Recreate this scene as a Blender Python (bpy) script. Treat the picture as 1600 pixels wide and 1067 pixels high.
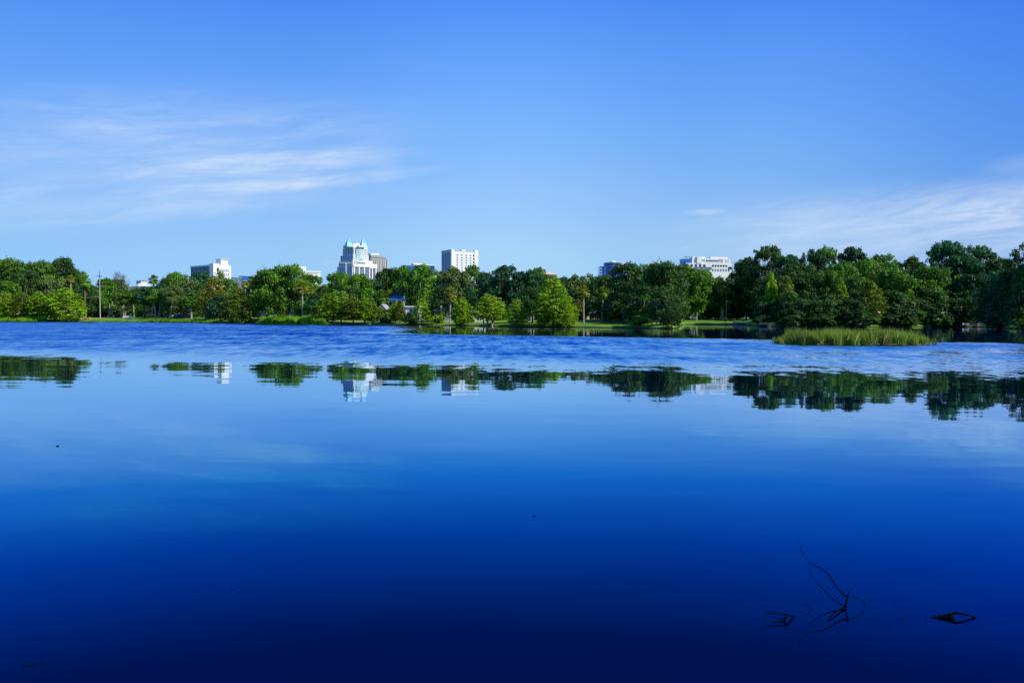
import bpy, math, random
import numpy as np
from mathutils import Vector, Matrix, Euler

C = bpy.context.scene
for o in list(bpy.data.objects):
    bpy.data.objects.remove(o)
PI = math.pi
R = math.radians
random.seed(7)
rng = np.random.default_rng(11)

# ------------------------------------------------------------------ camera
CAM_Z = 1.65
cam_data = bpy.data.cameras.new('camera')
cam_data.sensor_width = 36.0
cam_data.lens = 27.0
cam_data.clip_start = 0.05
cam_data.clip_end = 20000
cam = bpy.data.objects.new('camera', cam_data)
C.collection.objects.link(cam)
cam.location = (0, 0, CAM_Z)
CAM_R = Matrix.Rotation(R(90 - 1.76), 3, 'X') @ Matrix.Rotation(R(0.20), 3, 'Z')
cam.rotation_euler = CAM_R.to_euler()
C.camera = cam

# ------------------------------------------------------------------ sun and sky
SUN_EL = R(38)
SUN_H = Vector((0.90, -0.44)).normalized()       # towards the sun: from the right, a little behind the camera
sun_dir = Vector((SUN_H.x * math.cos(SUN_EL), SUN_H.y * math.cos(SUN_EL), math.sin(SUN_EL)))
sl = bpy.data.lights.new('sun', 'SUN')
sl.energy = 4.8
sl.angle = R(0.5)
sl.color = (1.0, 0.94, 0.84)
sun = bpy.data.objects.new('sun', sl)
C.collection.objects.link(sun)
sun.location = (60, -20, 60)
sun.rotation_euler = sun_dir.to_track_quat('Z', 'Y').to_euler()

SKY_GAMMA = 0.45
SKY_TINT = [(0.0, (0.50, 0.79, 1.23)), (1.0, (0.12, 0.46, 1.40)), (0.164, (0.617, 0.864, 1.134)), (0.305, (0.593, 0.872, 1.231)),
            (0.457, (0.463, 0.821, 1.349)), (0.604, (0.344, 0.734, 1.43)), (0.744, (0.216, 0.60, 1.45))]
SKY_SIDE = [(0.0, (0.66, 0.77, 0.88)), (0.25, (0.76, 0.84, 0.92)), (0.5, (1, 1, 1)), (0.72, (0.80, 0.87, 0.96)), (1.0, (0.38, 0.58, 0.86))]
world = bpy.data.worlds.new('World')
C.world = world
world.use_nodes = True


class NT:
    """Small helper to write node graphs as expressions."""
    def __init__(self, tree):
        self.t = tree
        self.n = tree.nodes
        self.l = tree.links

    def new(self, typ, **kw):
        nd = self.n.new(typ)
        for k, v in kw.items():
            setattr(nd, k, v)
        return nd

    def put(self, sock, v):
        if isinstance(v, bpy.types.NodeSocket):
            self.l.new(v, sock)
        elif v is not None:
            sock.default_value = v

    def m(self, op, a, b=None, c=None, clamp=False):
        nd = self.new('ShaderNodeMath', operation=op, use_clamp=clamp)
        self.put(nd.inputs[0], a)
        if b is not None:
            self.put(nd.inputs[1], b)
        if c is not None:
            self.put(nd.inputs[2], c)
        return nd.outputs[0]

    def smooth(self, x, a, b):
        nd = self.new('ShaderNodeMapRange', interpolation_type='SMOOTHSTEP')
        self.put(nd.inputs['Value'], x)
        self.put(nd.inputs['From Min'], a)
        self.put(nd.inputs['From Max'], b)
        return nd.outputs[0]

    def lin(self, x, a, b, c=0.0, d=1.0):
        nd = self.new('ShaderNodeMapRange')
        self.put(nd.inputs['Value'], x)
        self.put(nd.inputs['From Min'], a)
        self.put(nd.inputs['From Max'], b)
        self.put(nd.inputs['To Min'], c)
        self.put(nd.inputs['To Max'], d)
        return nd.outputs[0]

    def xyz(self, v):
        nd = self.new('ShaderNodeSeparateXYZ')
        self.put(nd.inputs[0], v)
        return nd.outputs

    def comb(self, x, y, z):
        nd = self.new('ShaderNodeCombineXYZ')
        for i, v in enumerate((x, y, z)):
            self.put(nd.inputs[i], v)
        return nd.outputs[0]

    def noise(self, vec, scale=1.0, detail=2.0, rough=0.5, dist=0.0):
        nd = self.new('ShaderNodeTexNoise')
        self.put(nd.inputs['Vector'], vec)
        nd.inputs['Scale'].default_value = scale
        nd.inputs['Detail'].default_value = detail
        nd.inputs['Roughness'].default_value = rough
        nd.inputs['Distortion'].default_value = dist
        return nd

    def mixc(self, f, a, b, mode='MIX'):
        nd = self.new('ShaderNodeMix', data_type='RGBA', blend_type=mode)
        self.put(nd.inputs[0], f)
        self.put(nd.inputs[6], a)
        self.put(nd.inputs[7], b)
        return nd.outputs[2]

    def blob(self, az, el, a0, e0, ra, re):
        """1 in the middle of an ellipse in the sky, 0 at its rim."""
        u = self.m('DIVIDE', self.m('SUBTRACT', az, a0), ra)
        v = self.m('DIVIDE', self.m('SUBTRACT', el, e0), re)
        r = self.m('SQRT', self.m('ADD', self.m('MULTIPLY', u, u), self.m('MULTIPLY', v, v)))
        return self.smooth(r, 1.0, 0.15)


def set_ramp(nd, stops):
    el_ = nd.color_ramp.elements
    stops = sorted(stops)
    while len(el_) < len(stops):
        el_.new(0.5)
    for i_ in range(len(el_) - 1, -1, -1):
        el_[i_].position = 1.0 if i_ else 0.0
    for i_, (p_, col) in enumerate(stops):
        el_[i_].position = p_
        el_[i_].color = (*col, 1)


w = NT(world.node_tree)
w.n.clear()
out = w.new('ShaderNodeOutputWorld')
bg = w.new('ShaderNodeBackground')
sky = w.new('ShaderNodeTexSky', sky_type='NISHITA')
sky.sun_disc = False
sky.sun_elevation = SUN_EL
sky.sun_rotation = math.atan2(SUN_H.x, SUN_H.y)
sky.altitude = 10
sky.air_density = 1.0
sky.dust_density = 0.0
sky.ozone_density = 5.0
w.put(bg.inputs['Strength'], 0.1)
tc = w.new('ShaderNodeTexCoord')
dx, dy, dz = w.xyz(tc.outputs['Generated'])
az = w.m('ARCTAN2', dx, dy)
el = w.m('ARCSINE', dz)
# the photograph's colour balance: a soft-shouldered, saturated blue, palest low down
vs_ = w.new('ShaderNodeVectorMath', operation='SCALE')
w.put(vs_.inputs[0], sky.outputs[0])
vs_.inputs['Scale'].default_value = 0.1
gam = w.new('ShaderNodeGamma')
w.put(gam.inputs[0], vs_.outputs[0])
gam.inputs[1].default_value = SKY_GAMMA
e_n = w.m('DIVIDE', el, R(30), clamp=True)
ramp = w.new('ShaderNodeValToRGB')
w.put(ramp.inputs[0], e_n)
set_ramp(ramp, [(p_, [c_ / 4 for c_ in col]) for p_, col in SKY_TINT])
tint = w.new('ShaderNodeVectorMath', operation='MULTIPLY')
w.put(tint.inputs[0], gam.outputs[0])
w.put(tint.inputs[1], ramp.outputs[0])
ramp2 = w.new('ShaderNodeValToRGB')
ramp2.color_ramp.interpolation = 'EASE'
w.put(ramp2.inputs[0], w.lin(dx, -0.6, 0.6))
set_ramp(ramp2, SKY_SIDE)
tint2 = w.new('ShaderNodeVectorMath', operation='MULTIPLY')
w.put(tint2.inputs[0], tint.outputs[0])
w.put(tint2.inputs[1], ramp2.outputs[0])
hs = w.new('ShaderNodeVectorMath', operation='SCALE')
w.put(hs.inputs[0], tint2.outputs[0])
hs.inputs['Scale'].default_value = 40.0
# thin cirrus: streaks that climb gently to the right
su = w.m('ADD', az, w.m('MULTIPLY', el, 0.15))
sv = w.m('SUBTRACT', el, w.m('MULTIPLY', az, 0.13))
wv = w.noise(w.comb(w.m('MULTIPLY', su, 3.0), w.m('MULTIPLY', sv, 7.0), 0.0), 1.0, 3.0, 0.5)
sv2 = w.m('ADD', sv, w.m('MULTIPLY', w.m('SUBTRACT', wv.outputs[0], 0.5), 0.06))
st = w.noise(w.comb(w.m('MULTIPLY', su, 5.0), w.m('MULTIPLY', sv2, 42.0), 3.1), 1.0, 6.0, 0.6, 0.3)
sf = w.noise(w.comb(w.m('MULTIPLY', su, 16.0), w.m('MULTIPLY', sv2, 110.0), 1.7), 1.0, 5.0, 0.65, 0.5)
streak = w.smooth(st.outputs[0], 0.36, 0.78)
fine = w.lin(sf.outputs[0], 0.3, 0.7, 0.55, 1.15)
puff = w.noise(w.comb(w.m('MULTIPLY', az, 8.0), w.m('MULTIPLY', w.m('ADD', el, w.m('MULTIPLY', az, -0.10)), 46.0), 5.5), 1.0, 7.0, 0.66, 0.9)
puffs = w.smooth(puff.outputs[0], 0.32, 0.75)
# where the veils hang (radians of azimuth and elevation)
left = w.blob(az, sv, -0.44, 0.245, 0.42, 0.10)
left2 = w.blob(az, sv, -0.27, 0.201, 0.22, 0.013)
left3 = w.blob(az, sv, -0.33, 0.224, 0.24, 0.020)
left4 = w.blob(az, sv, -0.44, 0.285, 0.24, 0.028)
left5 = w.blob(az, sv, -0.5, 0.185, 0.30, 0.035)
right = w.blob(az, el, 0.52, 0.100, 0.44, 0.070)
right2 = w.blob(az, el, 0.60, 0.125, 0.16, 0.035)
right3 = w.blob(az, el, 0.245, 0.133, 0.035, 0.006)
right4 = w.blob(az, el, 0.60, 0.165, 0.07, 0.016)
tuft = w.blob(az, sv, -0.165, 0.205, 0.03, 0.02)
veil = w.m('MULTIPLY', left, w.m('ADD', w.m('MULTIPLY', streak, 0.36), 0.18))
for b, k in ((left2, 0.66), (left3, 0.50), (left4, 0.14), (left5, 0.22), (right4, 0.40), (tuft, 0.22)):
    veil = w.m('ADD', veil, w.m('MULTIPLY', b, w.m('MULTIPLY', w.lin(st.outputs[0], 0.3, 0.65, 0.2, 1.0), k)))
veil = w.m('MULTIPLY', veil, fine)
veil2 = w.m('ADD', w.m('MULTIPLY', right, w.m('MULTIPLY', w.lin(puffs, 0, 1, 0.40, 1.0), 0.72)),
            w.m('ADD', w.m('MULTIPLY', right2, w.m('MULTIPLY', puffs, 0.30)), w.m('MULTIPLY', right3, 0.30)))
# the same thin cirrus, sparse, over the rest of the sky
rest = w.m('MULTIPLY', w.smooth(w.noise(w.comb(w.m('MULTIPLY', dx, 2.0), w.m('MULTIPLY', dy, 2.0), w.m('MULTIPLY', dz, 5.0)), 1.0, 3.0).outputs[0], 0.5, 0.8),
           w.m('MULTIPLY', streak, 0.10))
veil = w.m('ADD', w.m('ADD', veil, veil2), rest)
veil = w.m('MINIMUM', veil, 0.75)
cloud_col = w.mixc(veil, hs.outputs[0], (6.9, 8.0, 9.7, 1))
w.put(bg.inputs['Color'], cloud_col)
w.put(out.inputs['Surface'], bg.outputs[0])

C.view_settings.view_transform = 'Standard'
C.view_settings.look = 'None'
C.view_settings.exposure = 0.0
C.view_settings.gamma = 1.0
C.view_settings.use_curve_mapping = False
C.render.engine = 'CYCLES'
C.cycles.max_bounces = 6
C.cycles.diffuse_bounces = 2
C.cycles.transparent_max_bounces = 6
C.cycles.caustics_reflective = False
C.cycles.caustics_refractive = False

# ------------------------------------------------------------------ measuring helpers
def ray(px, py):
    """World direction seen at a point of the 1600 x 1067 photograph (y component 1)."""
    v = CAM_R @ Vector(((px - 800) / 1200.0, (533.5 - py) / 1200.0, -1.0))
    return v / v.y

def at(px, py, Y):
    v = ray(px, py)
    return Vector((v.x * Y, Y, CAM_Z + v.z * Y))

def x_at(px, Y):
    return ray(px, 493).x * Y

SHORE = [(-600, 250), (-200, 240), (0, 236), (200, 236), (340, 211), (500, 170), (600, 165), (740, 151), (800, 140),
         (900, 136), (1000, 129), (1050, 120), (1059, 132), (1068, 206), (1165, 206), (1185, 170), (1200, 164), (1340, 157),
         (1480, 176), (1540, 166), (1600, 126), (1700, 98), (1900, 90), (2200, 80)]

def shore_y(px):
    for (a, ya), (b, yb) in zip(SHORE, SHORE[1:]):
        if px <= b:
            t = max(0, (px - a) / (b - a))
            return ya + (yb - ya) * t
    return SHORE[-1][1]

def bank(t):
    """Height of the ground t metres behind the water's edge."""
    if t < 0:
        return max(-1.6, t * 0.22)
    return 0.32 * min(1, t / 1.4) + 1.3 * (1 - math.exp(-max(t - 1, 0) / 22.0))

# ------------------------------------------------------------------ tagging helpers
def tag(o, label=None, cat=None, group=None, kind=None):
    if label: o['label'] = label
    if cat: o['category'] = cat
    if group: o['group'] = group
    if kind: o['kind'] = kind
    return o

def link(o, parent=None):
    C.collection.objects.link(o)
    if parent is not None:
        o.parent = parent
    return o

def empty(name, loc=(0, 0, 0), rz=0.0):
    o = bpy.data.objects.new(name, None)
    o.empty_display_size = 0.5
    o.location = loc
    o.rotation_euler = (0, 0, rz)
    return link(o)

def mesh_np(name, verts, faces_list, mat=None, tint=None, smooth=False):
    """verts (n,3) array; faces_list: list of (k, array(m,k))"""
    me = bpy.data.meshes.new(name)
    verts = np.asarray(verts, dtype=np.float32)
    me.vertices.add(len(verts))
    me.vertices.foreach_set('co', verts.ravel())
    loops = np.concatenate([f.ravel() for f in faces_list]).astype(np.int32)
    starts, tot = [], 0
    for f in faces_list:
        m, k = f.shape
        starts.append(tot + np.arange(m) * k)
        tot += m * k
    starts = np.concatenate(starts).astype(np.int32)
    me.loops.add(len(loops))
    me.loops.foreach_set('vertex_index', loops)
    me.polygons.add(len(starts))
    me.polygons.foreach_set('loop_start', starts)
    if smooth:
        me.polygons.foreach_set('use_smooth', np.ones(len(starts), dtype=bool))
    if tint is not None:
        at_ = me.attributes.new('tint', 'FLOAT', 'FACE')
        at_.data.foreach_set('value', np.asarray(tint, dtype=np.float32))
    me.update(calc_edges=True)
    if mat:
        me.materials.append(mat)
    return me

class MB:
    """Collects boxes, tubes and polygons and links them as one mesh object."""
    def __init__(self):
        self.v = []
        self.f = []

    def add(self, vs, fs):
        b = len(self.v)
        self.v += [tuple(p) for p in vs]
        self.f += [tuple(i + b for i in f) for f in fs]

    def box(self, x0, x1, y0, y1, z0, z1):
        vs = [(x0, y0, z0), (x1, y0, z0), (x1, y1, z0), (x0, y1, z0), (x0, y0, z1), (x1, y0, z1), (x1, y1, z1), (x0, y1, z1)]
        self.add(vs, [(0, 3, 2, 1), (4, 5, 6, 7), (0, 1, 5, 4), (1, 2, 6, 5), (2, 3, 7, 6), (3, 0, 4, 7)])
        return self

    def tube(self, pts, rad, sides=6, cap=True):
        n = len(pts)
        if not hasattr(rad, '__len__'):
            rad = [rad] * n
        pts = [Vector(p) for p in pts]
        ring, vs, fs = [], [], []
        side = None
        for i, p in enumerate(pts):
            d = (pts[min(i + 1, n - 1)] - pts[max(i - 1, 0)])
            d = d.normalized() if d.length > 1e-9 else Vector((0, 0, 1))
            if side is None:
                side = d.orthogonal().normalized()
            side = (side - d * side.dot(d)).normalized()
            up = d.cross(side)
            for k in range(sides):
                a = 2 * PI * k / sides
                vs.append(p + (side * math.cos(a) + up * math.sin(a)) * rad[i])
        for i in range(n - 1):
            for k in range(sides):
                k2 = (k + 1) % sides
                fs.append((i * sides + k, i * sides + k2, (i + 1) * sides + k2, (i + 1) * sides + k))
        if cap:
            fs.append(tuple(range(sides))[::-1])
            fs.append(tuple((n - 1) * sides + k for k in range(sides)))
        self.add(vs, fs)
        return self

    def lathe(self, prof, sides=16, cx=0, cy=0):
        vs, fs = [], []
        for r, z in prof:
            for k in range(sides):
                a = 2 * PI * k / sides
                vs.append((cx + r * math.cos(a), cy + r * math.sin(a), z))
        for i in range(len(prof) - 1):
            for k in range(sides):
                k2 = (k + 1) % sides
                fs.append((i * sides + k, i * sides + k2, (i + 1) * sides + k2, (i + 1) * sides + k))
        fs.append(tuple(range(sides))[::-1])
        fs.append(tuple((len(prof) - 1) * sides + k for k in range(sides)))
        self.add(vs, fs)
        return self

    def mesh(self, name, mat=None, smooth=False):
        me = bpy.data.meshes.new(name)
        me.from_pydata(self.v, [], self.f)
        if mat:
            me.materials.append(mat)
        if smooth:
            me.polygons.foreach_set('use_smooth', np.ones(len(me.polygons), dtype=bool))
        me.update()
        return me

    def build(self, name, mat=None, parent=None, smooth=False):
        return link(bpy.data.objects.new(name, self.mesh(name, mat, smooth)), parent)
# ------------------------------------------------------------------ materials
def new_mat(name):
    m = bpy.data.materials.new(name)
    m.use_nodes = True
    t = NT(m.node_tree)
    t.n.clear()
    o = t.new('ShaderNodeOutputMaterial')
    return m, t, o

def plain(name, col, rough=0.7, metal=0.0, var=0.12, scale=2.0, spec=0.3):
    """Opaque surface with a little mottling and weathering."""
    m, t, o = new_mat(name)
    p = t.new('ShaderNodeBsdfPrincipled')
    tcn = t.new('ShaderNodeTexCoord')
    n = t.noise(tcn.outputs['Object'], scale, 5.0, 0.6)
    k = t.lin(n.outputs[0], 0.3, 0.7, 1 - var, 1 + var * 0.5)
    vm = t.new('ShaderNodeVectorMath', operation='SCALE')
    vm.inputs[0].default_value = col[:3]
    t.put(vm.inputs['Scale'], k)
    t.put(p.inputs['Base Color'], vm.outputs[0])
    p.inputs['Roughness'].default_value = rough
    p.inputs['Metallic'].default_value = metal
    p.inputs['Specular IOR Level'].default_value = spec
    t.put(o.inputs[0], p.outputs[0])
    return m

def glass_mat(name, col, rough=0.08):
    m, t, o = new_mat(name)
    p = t.new('ShaderNodeBsdfPrincipled')
    tcn = t.new('ShaderNodeTexCoord')
    n = t.noise(tcn.outputs['Object'], 0.22, 3.0, 0.6)
    c = t.mixc(t.lin(n.outputs[0], 0.35, 0.65), (col[0] * .7, col[1] * .7, col[2] * .7, 1), (col[0] * 1.25, col[1] * 1.25, col[2] * 1.25, 1))
    t.put(p.inputs['Base Color'], c)
    p.inputs['Roughness'].default_value = rough
    p.inputs['IOR'].default_value = 1.5
    t.put(o.inputs[0], p.outputs[0])
    return m

def leaf_mat(name, ca, cb, trans=0.25, sheen_rough=0.55, obvar=0.18):
    """Leaves: colour differs from leaf to leaf, from bough to bough and from tree to tree."""
    m, t, o = new_mat(name)
    att = t.new('ShaderNodeAttribute', attribute_name='tint')
    oi = t.new('ShaderNodeObjectInfo')
    tcn = t.new('ShaderNodeTexCoord')
    n = t.noise(tcn.outputs['Object'], 0.35, 3.0, 0.6)
    f = t.m('ADD', t.m('MULTIPLY', att.outputs['Fac'], 0.6), t.lin(n.outputs[0], 0.3, 0.7, -0.1, 0.5), clamp=True)
    c = t.mixc(f, (*ca, 1), (*cb, 1))
    k = t.lin(oi.outputs['Random'], 0, 1, 1 - obvar, 1 + obvar)
    vm = t.new('ShaderNodeVectorMath', operation='SCALE')
    t.put(vm.inputs[0], c)
    t.put(vm.inputs['Scale'], k)
    p = t.new('ShaderNodeBsdfPrincipled')
    t.put(p.inputs['Base Color'], vm.outputs[0])
    p.inputs['Roughness'].default_value = sheen_rough
    p.inputs['Specular IOR Level'].default_value = 0.25
    tr = t.new('ShaderNodeBsdfTranslucent')
    vm2 = t.new('ShaderNodeVectorMath', operation='MULTIPLY')
    t.put(vm2.inputs[0], vm.outputs[0])
    vm2.inputs[1].default_value = (1.5, 1.7, 0.5)
    t.put(tr.inputs['Color'], vm2.outputs[0])
    mx = t.new('ShaderNodeMixShader')
    mx.inputs[0].default_value = trans
    t.put(mx.inputs[1], p.outputs[0])
    t.put(mx.inputs[2], tr.outputs[0])
    t.put(o.inputs[0], mx.outputs[0])
    return m

M = {}
M['bark'] = plain('oak_bark', (0.13, 0.105, 0.085), 0.9, var=0.4, scale=1.5)
M['bark_pale'] = plain('pale_bark', (0.34, 0.29, 0.24), 0.9, var=0.3, scale=1.5)
M['bark_dark'] = plain('dark_bark', (0.05, 0.04, 0.035), 0.9, var=0.3, scale=1.5)
M['palm_bark'] = plain('palm_bark', (0.36, 0.31, 0.25), 0.9, var=0.25, scale=3)
M['brown'] = plain('brown_fibre', (0.22, 0.12, 0.05), 0.9, var=0.35, scale=3)
M['oak_dark'] = leaf_mat('oak_leaves_dark', (0.0115, 0.0432, 0.008), (0.0759, 0.1814, 0.0216))
M['oak_teal'] = leaf_mat('oak_leaves_bluish', (0.007, 0.0396, 0.016), (0.0535, 0.1961, 0.0597))
M['oak_mid'] = leaf_mat('oak_leaves_mid', (0.026, 0.075, 0.0064), (0.1569, 0.3534, 0.0217))
M['oak_bright'] = leaf_mat('oak_leaves_bright', (0.0364, 0.1056, 0.0064), (0.2093, 0.4687, 0.0217))
M['oak_grey'] = leaf_mat('oak_leaves_greyish', (0.0396, 0.0748, 0.016), (0.2217, 0.341, 0.0697))
M['cyp_bright'] = leaf_mat('cypress_leaves_bright', (0.0616, 0.1496, 0.0048), (0.4166, 0.612, 0.0186), 0.3)
M['cyp_mid'] = leaf_mat('cypress_leaves_mid', (0.052, 0.1152, 0.0048), (0.3689, 0.5813, 0.0186), 0.3)
M['cyp_olive'] = leaf_mat('cypress_leaves_olive', (0.045, 0.085, 0.005), (0.27, 0.36, 0.02), 0.3)
M['cyp_rust'] = leaf_mat('cypress_leaves_rusty', (0.055, 0.068, 0.005), (0.30, 0.30, 0.02), 0.3)
M['palm_green'] = leaf_mat('palm_fronds_green', (0.048, 0.104, 0.0096), (0.2635, 0.465, 0.0465), 0.25)
M['palm_gold'] = leaf_mat('palm_fronds_gold', (0.096, 0.128, 0.016), (0.558, 0.589, 0.093), 0.25)
M['palm_dead'] = leaf_mat('palm_fronds_dead', (0.16, 0.11, 0.05), (0.462, 0.352, 0.176), 0.1)
M['moss'] = leaf_mat('hanging_moss', (0.09, 0.11, 0.07), (0.264, 0.286, 0.209), 0.2)
M['reed'] = leaf_mat('reed_blades_bright', (0.048, 0.152, 0.0048), (0.31, 0.6, 0.0217), 0.3)
M['reed_dark'] = leaf_mat('reed_blades_olive', (0.064, 0.104, 0.012), (0.372, 0.527, 0.093), 0.3)
M['white'] = plain('white_wall', (0.80, 0.78, 0.76), 0.7, var=0.04, scale=0.15)
M['cream'] = plain('cream_wall', (0.68, 0.62, 0.52), 0.7, var=0.06, scale=0.2)
M['grey'] = plain('grey_wall', (0.42, 0.41, 0.40), 0.8, var=0.1, scale=0.2)
M['beige'] = plain('beige_wall', (0.60, 0.56, 0.50), 0.8, var=0.06, scale=0.2)
M['pink'] = plain('pink_roof', (0.62, 0.40, 0.36), 0.8, var=0.08, scale=0.2)
M['dark'] = plain('dark_opening', (0.02, 0.022, 0.028), 0.5, var=0.1)
M['roof_grey'] = plain('grey_roof', (0.22, 0.22, 0.24), 0.8, var=0.15, scale=0.6)
M['roof_blue'] = plain('blue_roof', (0.03, 0.14, 0.42), 0.6, var=0.08, scale=0.6)
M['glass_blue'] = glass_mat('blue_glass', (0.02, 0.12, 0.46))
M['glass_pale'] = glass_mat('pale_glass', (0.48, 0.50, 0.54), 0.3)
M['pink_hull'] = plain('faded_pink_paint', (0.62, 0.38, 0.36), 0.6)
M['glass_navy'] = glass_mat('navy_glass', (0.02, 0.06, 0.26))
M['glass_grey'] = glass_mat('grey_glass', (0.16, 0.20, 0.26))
M['glass_dark'] = glass_mat('dark_glass', (0.04, 0.05, 0.07))
M['glass_teal'] = glass_mat('teal_glass', (0.56, 0.74, 0.76), 0.2)
M['copper_dark'] = plain('deep_teal_panel', (0.02, 0.30, 0.50), 0.4, var=0.1, scale=0.2)
M['copper'] = plain('verdigris_metal', (0.40, 0.70, 0.73), 0.45, var=0.12, scale=0.2)
M['steel'] = plain('pale_steel', (0.62, 0.64, 0.66), 0.5, var=0.05)
M['pole'] = plain('pole_concrete', (0.50, 0.46, 0.40), 0.9, var=0.15)
M['pole_dark'] = plain('pole_top_dark', (0.06, 0.06, 0.06), 0.7)
M['red'] = plain('red_paint', (0.42, 0.03, 0.03), 0.5)
M['navy_paint'] = plain('navy_paint', (0.02, 0.06, 0.25), 0.5)
M['tyre'] = plain('black_rubber', (0.02, 0.02, 0.02), 0.8)
M['twig'] = plain('wet_dead_wood_shade_tone', (0.003, 0.003, 0.003), 0.9, var=0.4, scale=20, spec=0.05)  # wet wood, coloured near-black in place of shade over the near water
M['path'] = plain('path_sand', (0.58, 0.52, 0.42), 0.9, var=0.12, scale=0.5)
M['feather'] = plain('white_feathers', (0.85, 0.85, 0.82), 0.8, var=0.03)
M['blue_plastic'] = plain('blue_plastic', (0.02, 0.06, 0.5), 0.4)

# water -----------------------------------------------------------------
def water_mat():
    m, t, o = new_mat('lake_water')
    geo = t.new('ShaderNodeNewGeometry')
    X, Y, Z = t.xyz(geo.outputs['Position'])
    vec = lambda sx, sy, off=0.0: t.comb(t.m('MULTIPLY', X, sx), t.m('MULTIPLY', Y, sy), off)
    drift = t.m('SUBTRACT', t.noise(vec(0.035, 0.05, 1.0), 1.0, 3.0, 0.55).outputs[0], 0.5)
    drift2 = t.m('SUBTRACT', t.noise(vec(0.2, 0.35, 4.0), 1.0, 3.0, 0.6).outputs[0], 0.5)
    drift3 = t.m('SUBTRACT', t.noise(vec(0.9, 0.9, 6.0), 1.0, 3.0, 0.7).outputs[0], 0.5)
    # wind-ruffled belt: begins some 30 m out, ends where the far right shore shelters the lake
    near = t.m('ADD', t.m('ADD', Y, t.m('MULTIPLY', X, 0.3)), t.m('ADD', t.m('ADD', t.m('MULTIPLY', drift, 7.0), t.m('MULTIPLY', drift3, 6.0)), t.m('MULTIPLY', drift2, 5.0)))
    belt_in = t.smooth(near, 22.5, 35.0)
    far = t.m('ADD', t.m('ADD', Y, t.m('MULTIPLY', X, 0.5)), t.m('MULTIPLY', drift, 4.0))
    calm_far = t.m('MULTIPLY', t.smooth(far, 69.5, 73.0),
                   t.smooth(t.m('ADD', t.m('ADD', X, t.m('MULTIPLY', Y, 0.12)), t.m('MULTIPLY', drift, 10.0)), -9.0, 2.0))
    belt = t.m('MULTIPLY', belt_in, t.m('SUBTRACT', 1.0, t.m('MULTIPLY', calm_far, 0.95)))
    gust = t.noise(t.comb(t.m('MULTIPLY', X, 0.05), t.m('MULTIPLY', Y, 0.10), 7.0), 1.0, 4.0, 0.6).outputs[0]
    mott = t.noise(t.comb(t.m('MULTIPLY', X, 2.2), t.m('MULTIPLY', Y, 0.42), 3.0), 1.0, 3.0, 0.7).outputs[0]
    mott2 = t.noise(t.comb(t.m('MULTIPLY', X, 0.9), t.m('MULTIPLY', Y, 0.13), 3.0), 1.0, 2.0, 0.6).outputs[0]
    amp = t.m('MULTIPLY', belt, t.lin(gust, 0.3, 0.7, 0.65, 1.2))
    amp = t.m('MULTIPLY', amp, t.lin(Y, 30.0, 75.0, 0.7, 1.3))
    amp = t.m('MULTIPLY', amp, t.m('ADD', t.lin(mott, 0.3, 0.7, 0.4, 1.1), t.lin(mott2, 0.3, 0.7, -0.1, 0.5)))
    amp = t.m('MULTIPLY', amp, t.m('SUBTRACT', 1.0, t.m('MULTIPLY', t.smooth(X, -4.0, 16.0), t.lin(t.noise(t.comb(t.m('MULTIPLY', X, 0.03), t.m('MULTIPLY', Y, 0.16), 2.0), 1.0, 2.0).outputs[0], 0.35, 0.65, 0.05, 0.50))))
    # slopes of the ripples
    def slope(sx, sy, off, det):
        n = t.noise(vec(sx, sy, off), 1.0, det, 0.6)
        s = t.new('ShaderNodeSeparateColor')
        t.put(s.inputs[0], n.outputs['Color'])
        return t.m('SUBTRACT', s.outputs[0], 0.5), t.m('SUBTRACT', s.outputs[1], 0.5)
    ax, ay = slope(2.2, 4.5, 0.0, 4.0)      # wavelets
    bx, by = slope(0.22, 0.8, 9.0, 3.0)     # longer swell
    cx, cy = slope(0.5, 1.8, 5.0, 3.0)      # the calm water's slow wobble
    base = t.lin(gust, 0.3, 0.75, 0.013, 0.026)
    k1 = t.m('MULTIPLY', amp, WAVE_BIG)
    nx = t.m('ADD', t.m('MULTIPLY', ax, t.m('MULTIPLY', k1, 0.8)), t.m('MULTIPLY', cx, t.m('MULTIPLY', base, 1.1)))
    ny = t.m('ADD', t.m('MULTIPLY', t.m('ADD', ay, t.m('MULTIPLY', by, 0.6)), k1), t.m('MULTIPLY', cy, base))
    # the faces that turn towards the viewer's shore show, the far faces of each wavelet hide behind them
    ny = t.m('SUBTRACT', ny, t.m('MULTIPLY', amp, WAVE_BIAS))
    ny = t.m('ADD', ny, t.lin(X, -14.0, 6.0, 0.0005, 0.0055))
    nrm = t.new('ShaderNodeVectorMath', operation='NORMALIZE')
    t.put(nrm.inputs[0], t.comb(nx, ny, 1.0))
    fr = t.new('ShaderNodeFresnel')
    fr.inputs['IOR'].default_value = 1.333
    t.put(fr.inputs['Normal'], nrm.outputs[0])
    # clear dark water swallows red first: the steeper the look, the less and the bluer the mirror image
    rp = t.new('ShaderNodeValToRGB')
    t.put(rp.inputs[0], fr.outputs[0])
    set_ramp(rp, [(0.0, (0, 0.008, 0.03)), (0.11, (0, 0.025, 0.087)), (0.2, (0.0, 0.10, 0.33)), (0.31, (0.03, 0.27, 0.59)),
                  (0.40, (0.19, 0.45, 0.71)), (0.54, (0.45, 0.64, 0.86)), (1.0, (0.98, 0.99, 1.0))])
    gl = t.new('ShaderNodeBsdfGlossy')
    gl.inputs['Roughness'].default_value = 0.02
    t.put(gl.inputs['Color'], rp.outputs[0])
    t.put(gl.inputs['Normal'], nrm.outputs[0])
    df = t.new('ShaderNodeBsdfDiffuse')
    df.inputs['Color'].default_value = WATER_COL
    ad = t.new('ShaderNodeAddShader')
    t.put(ad.inputs[0], gl.outputs[0])
    t.put(ad.inputs[1], df.outputs[0])
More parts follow.
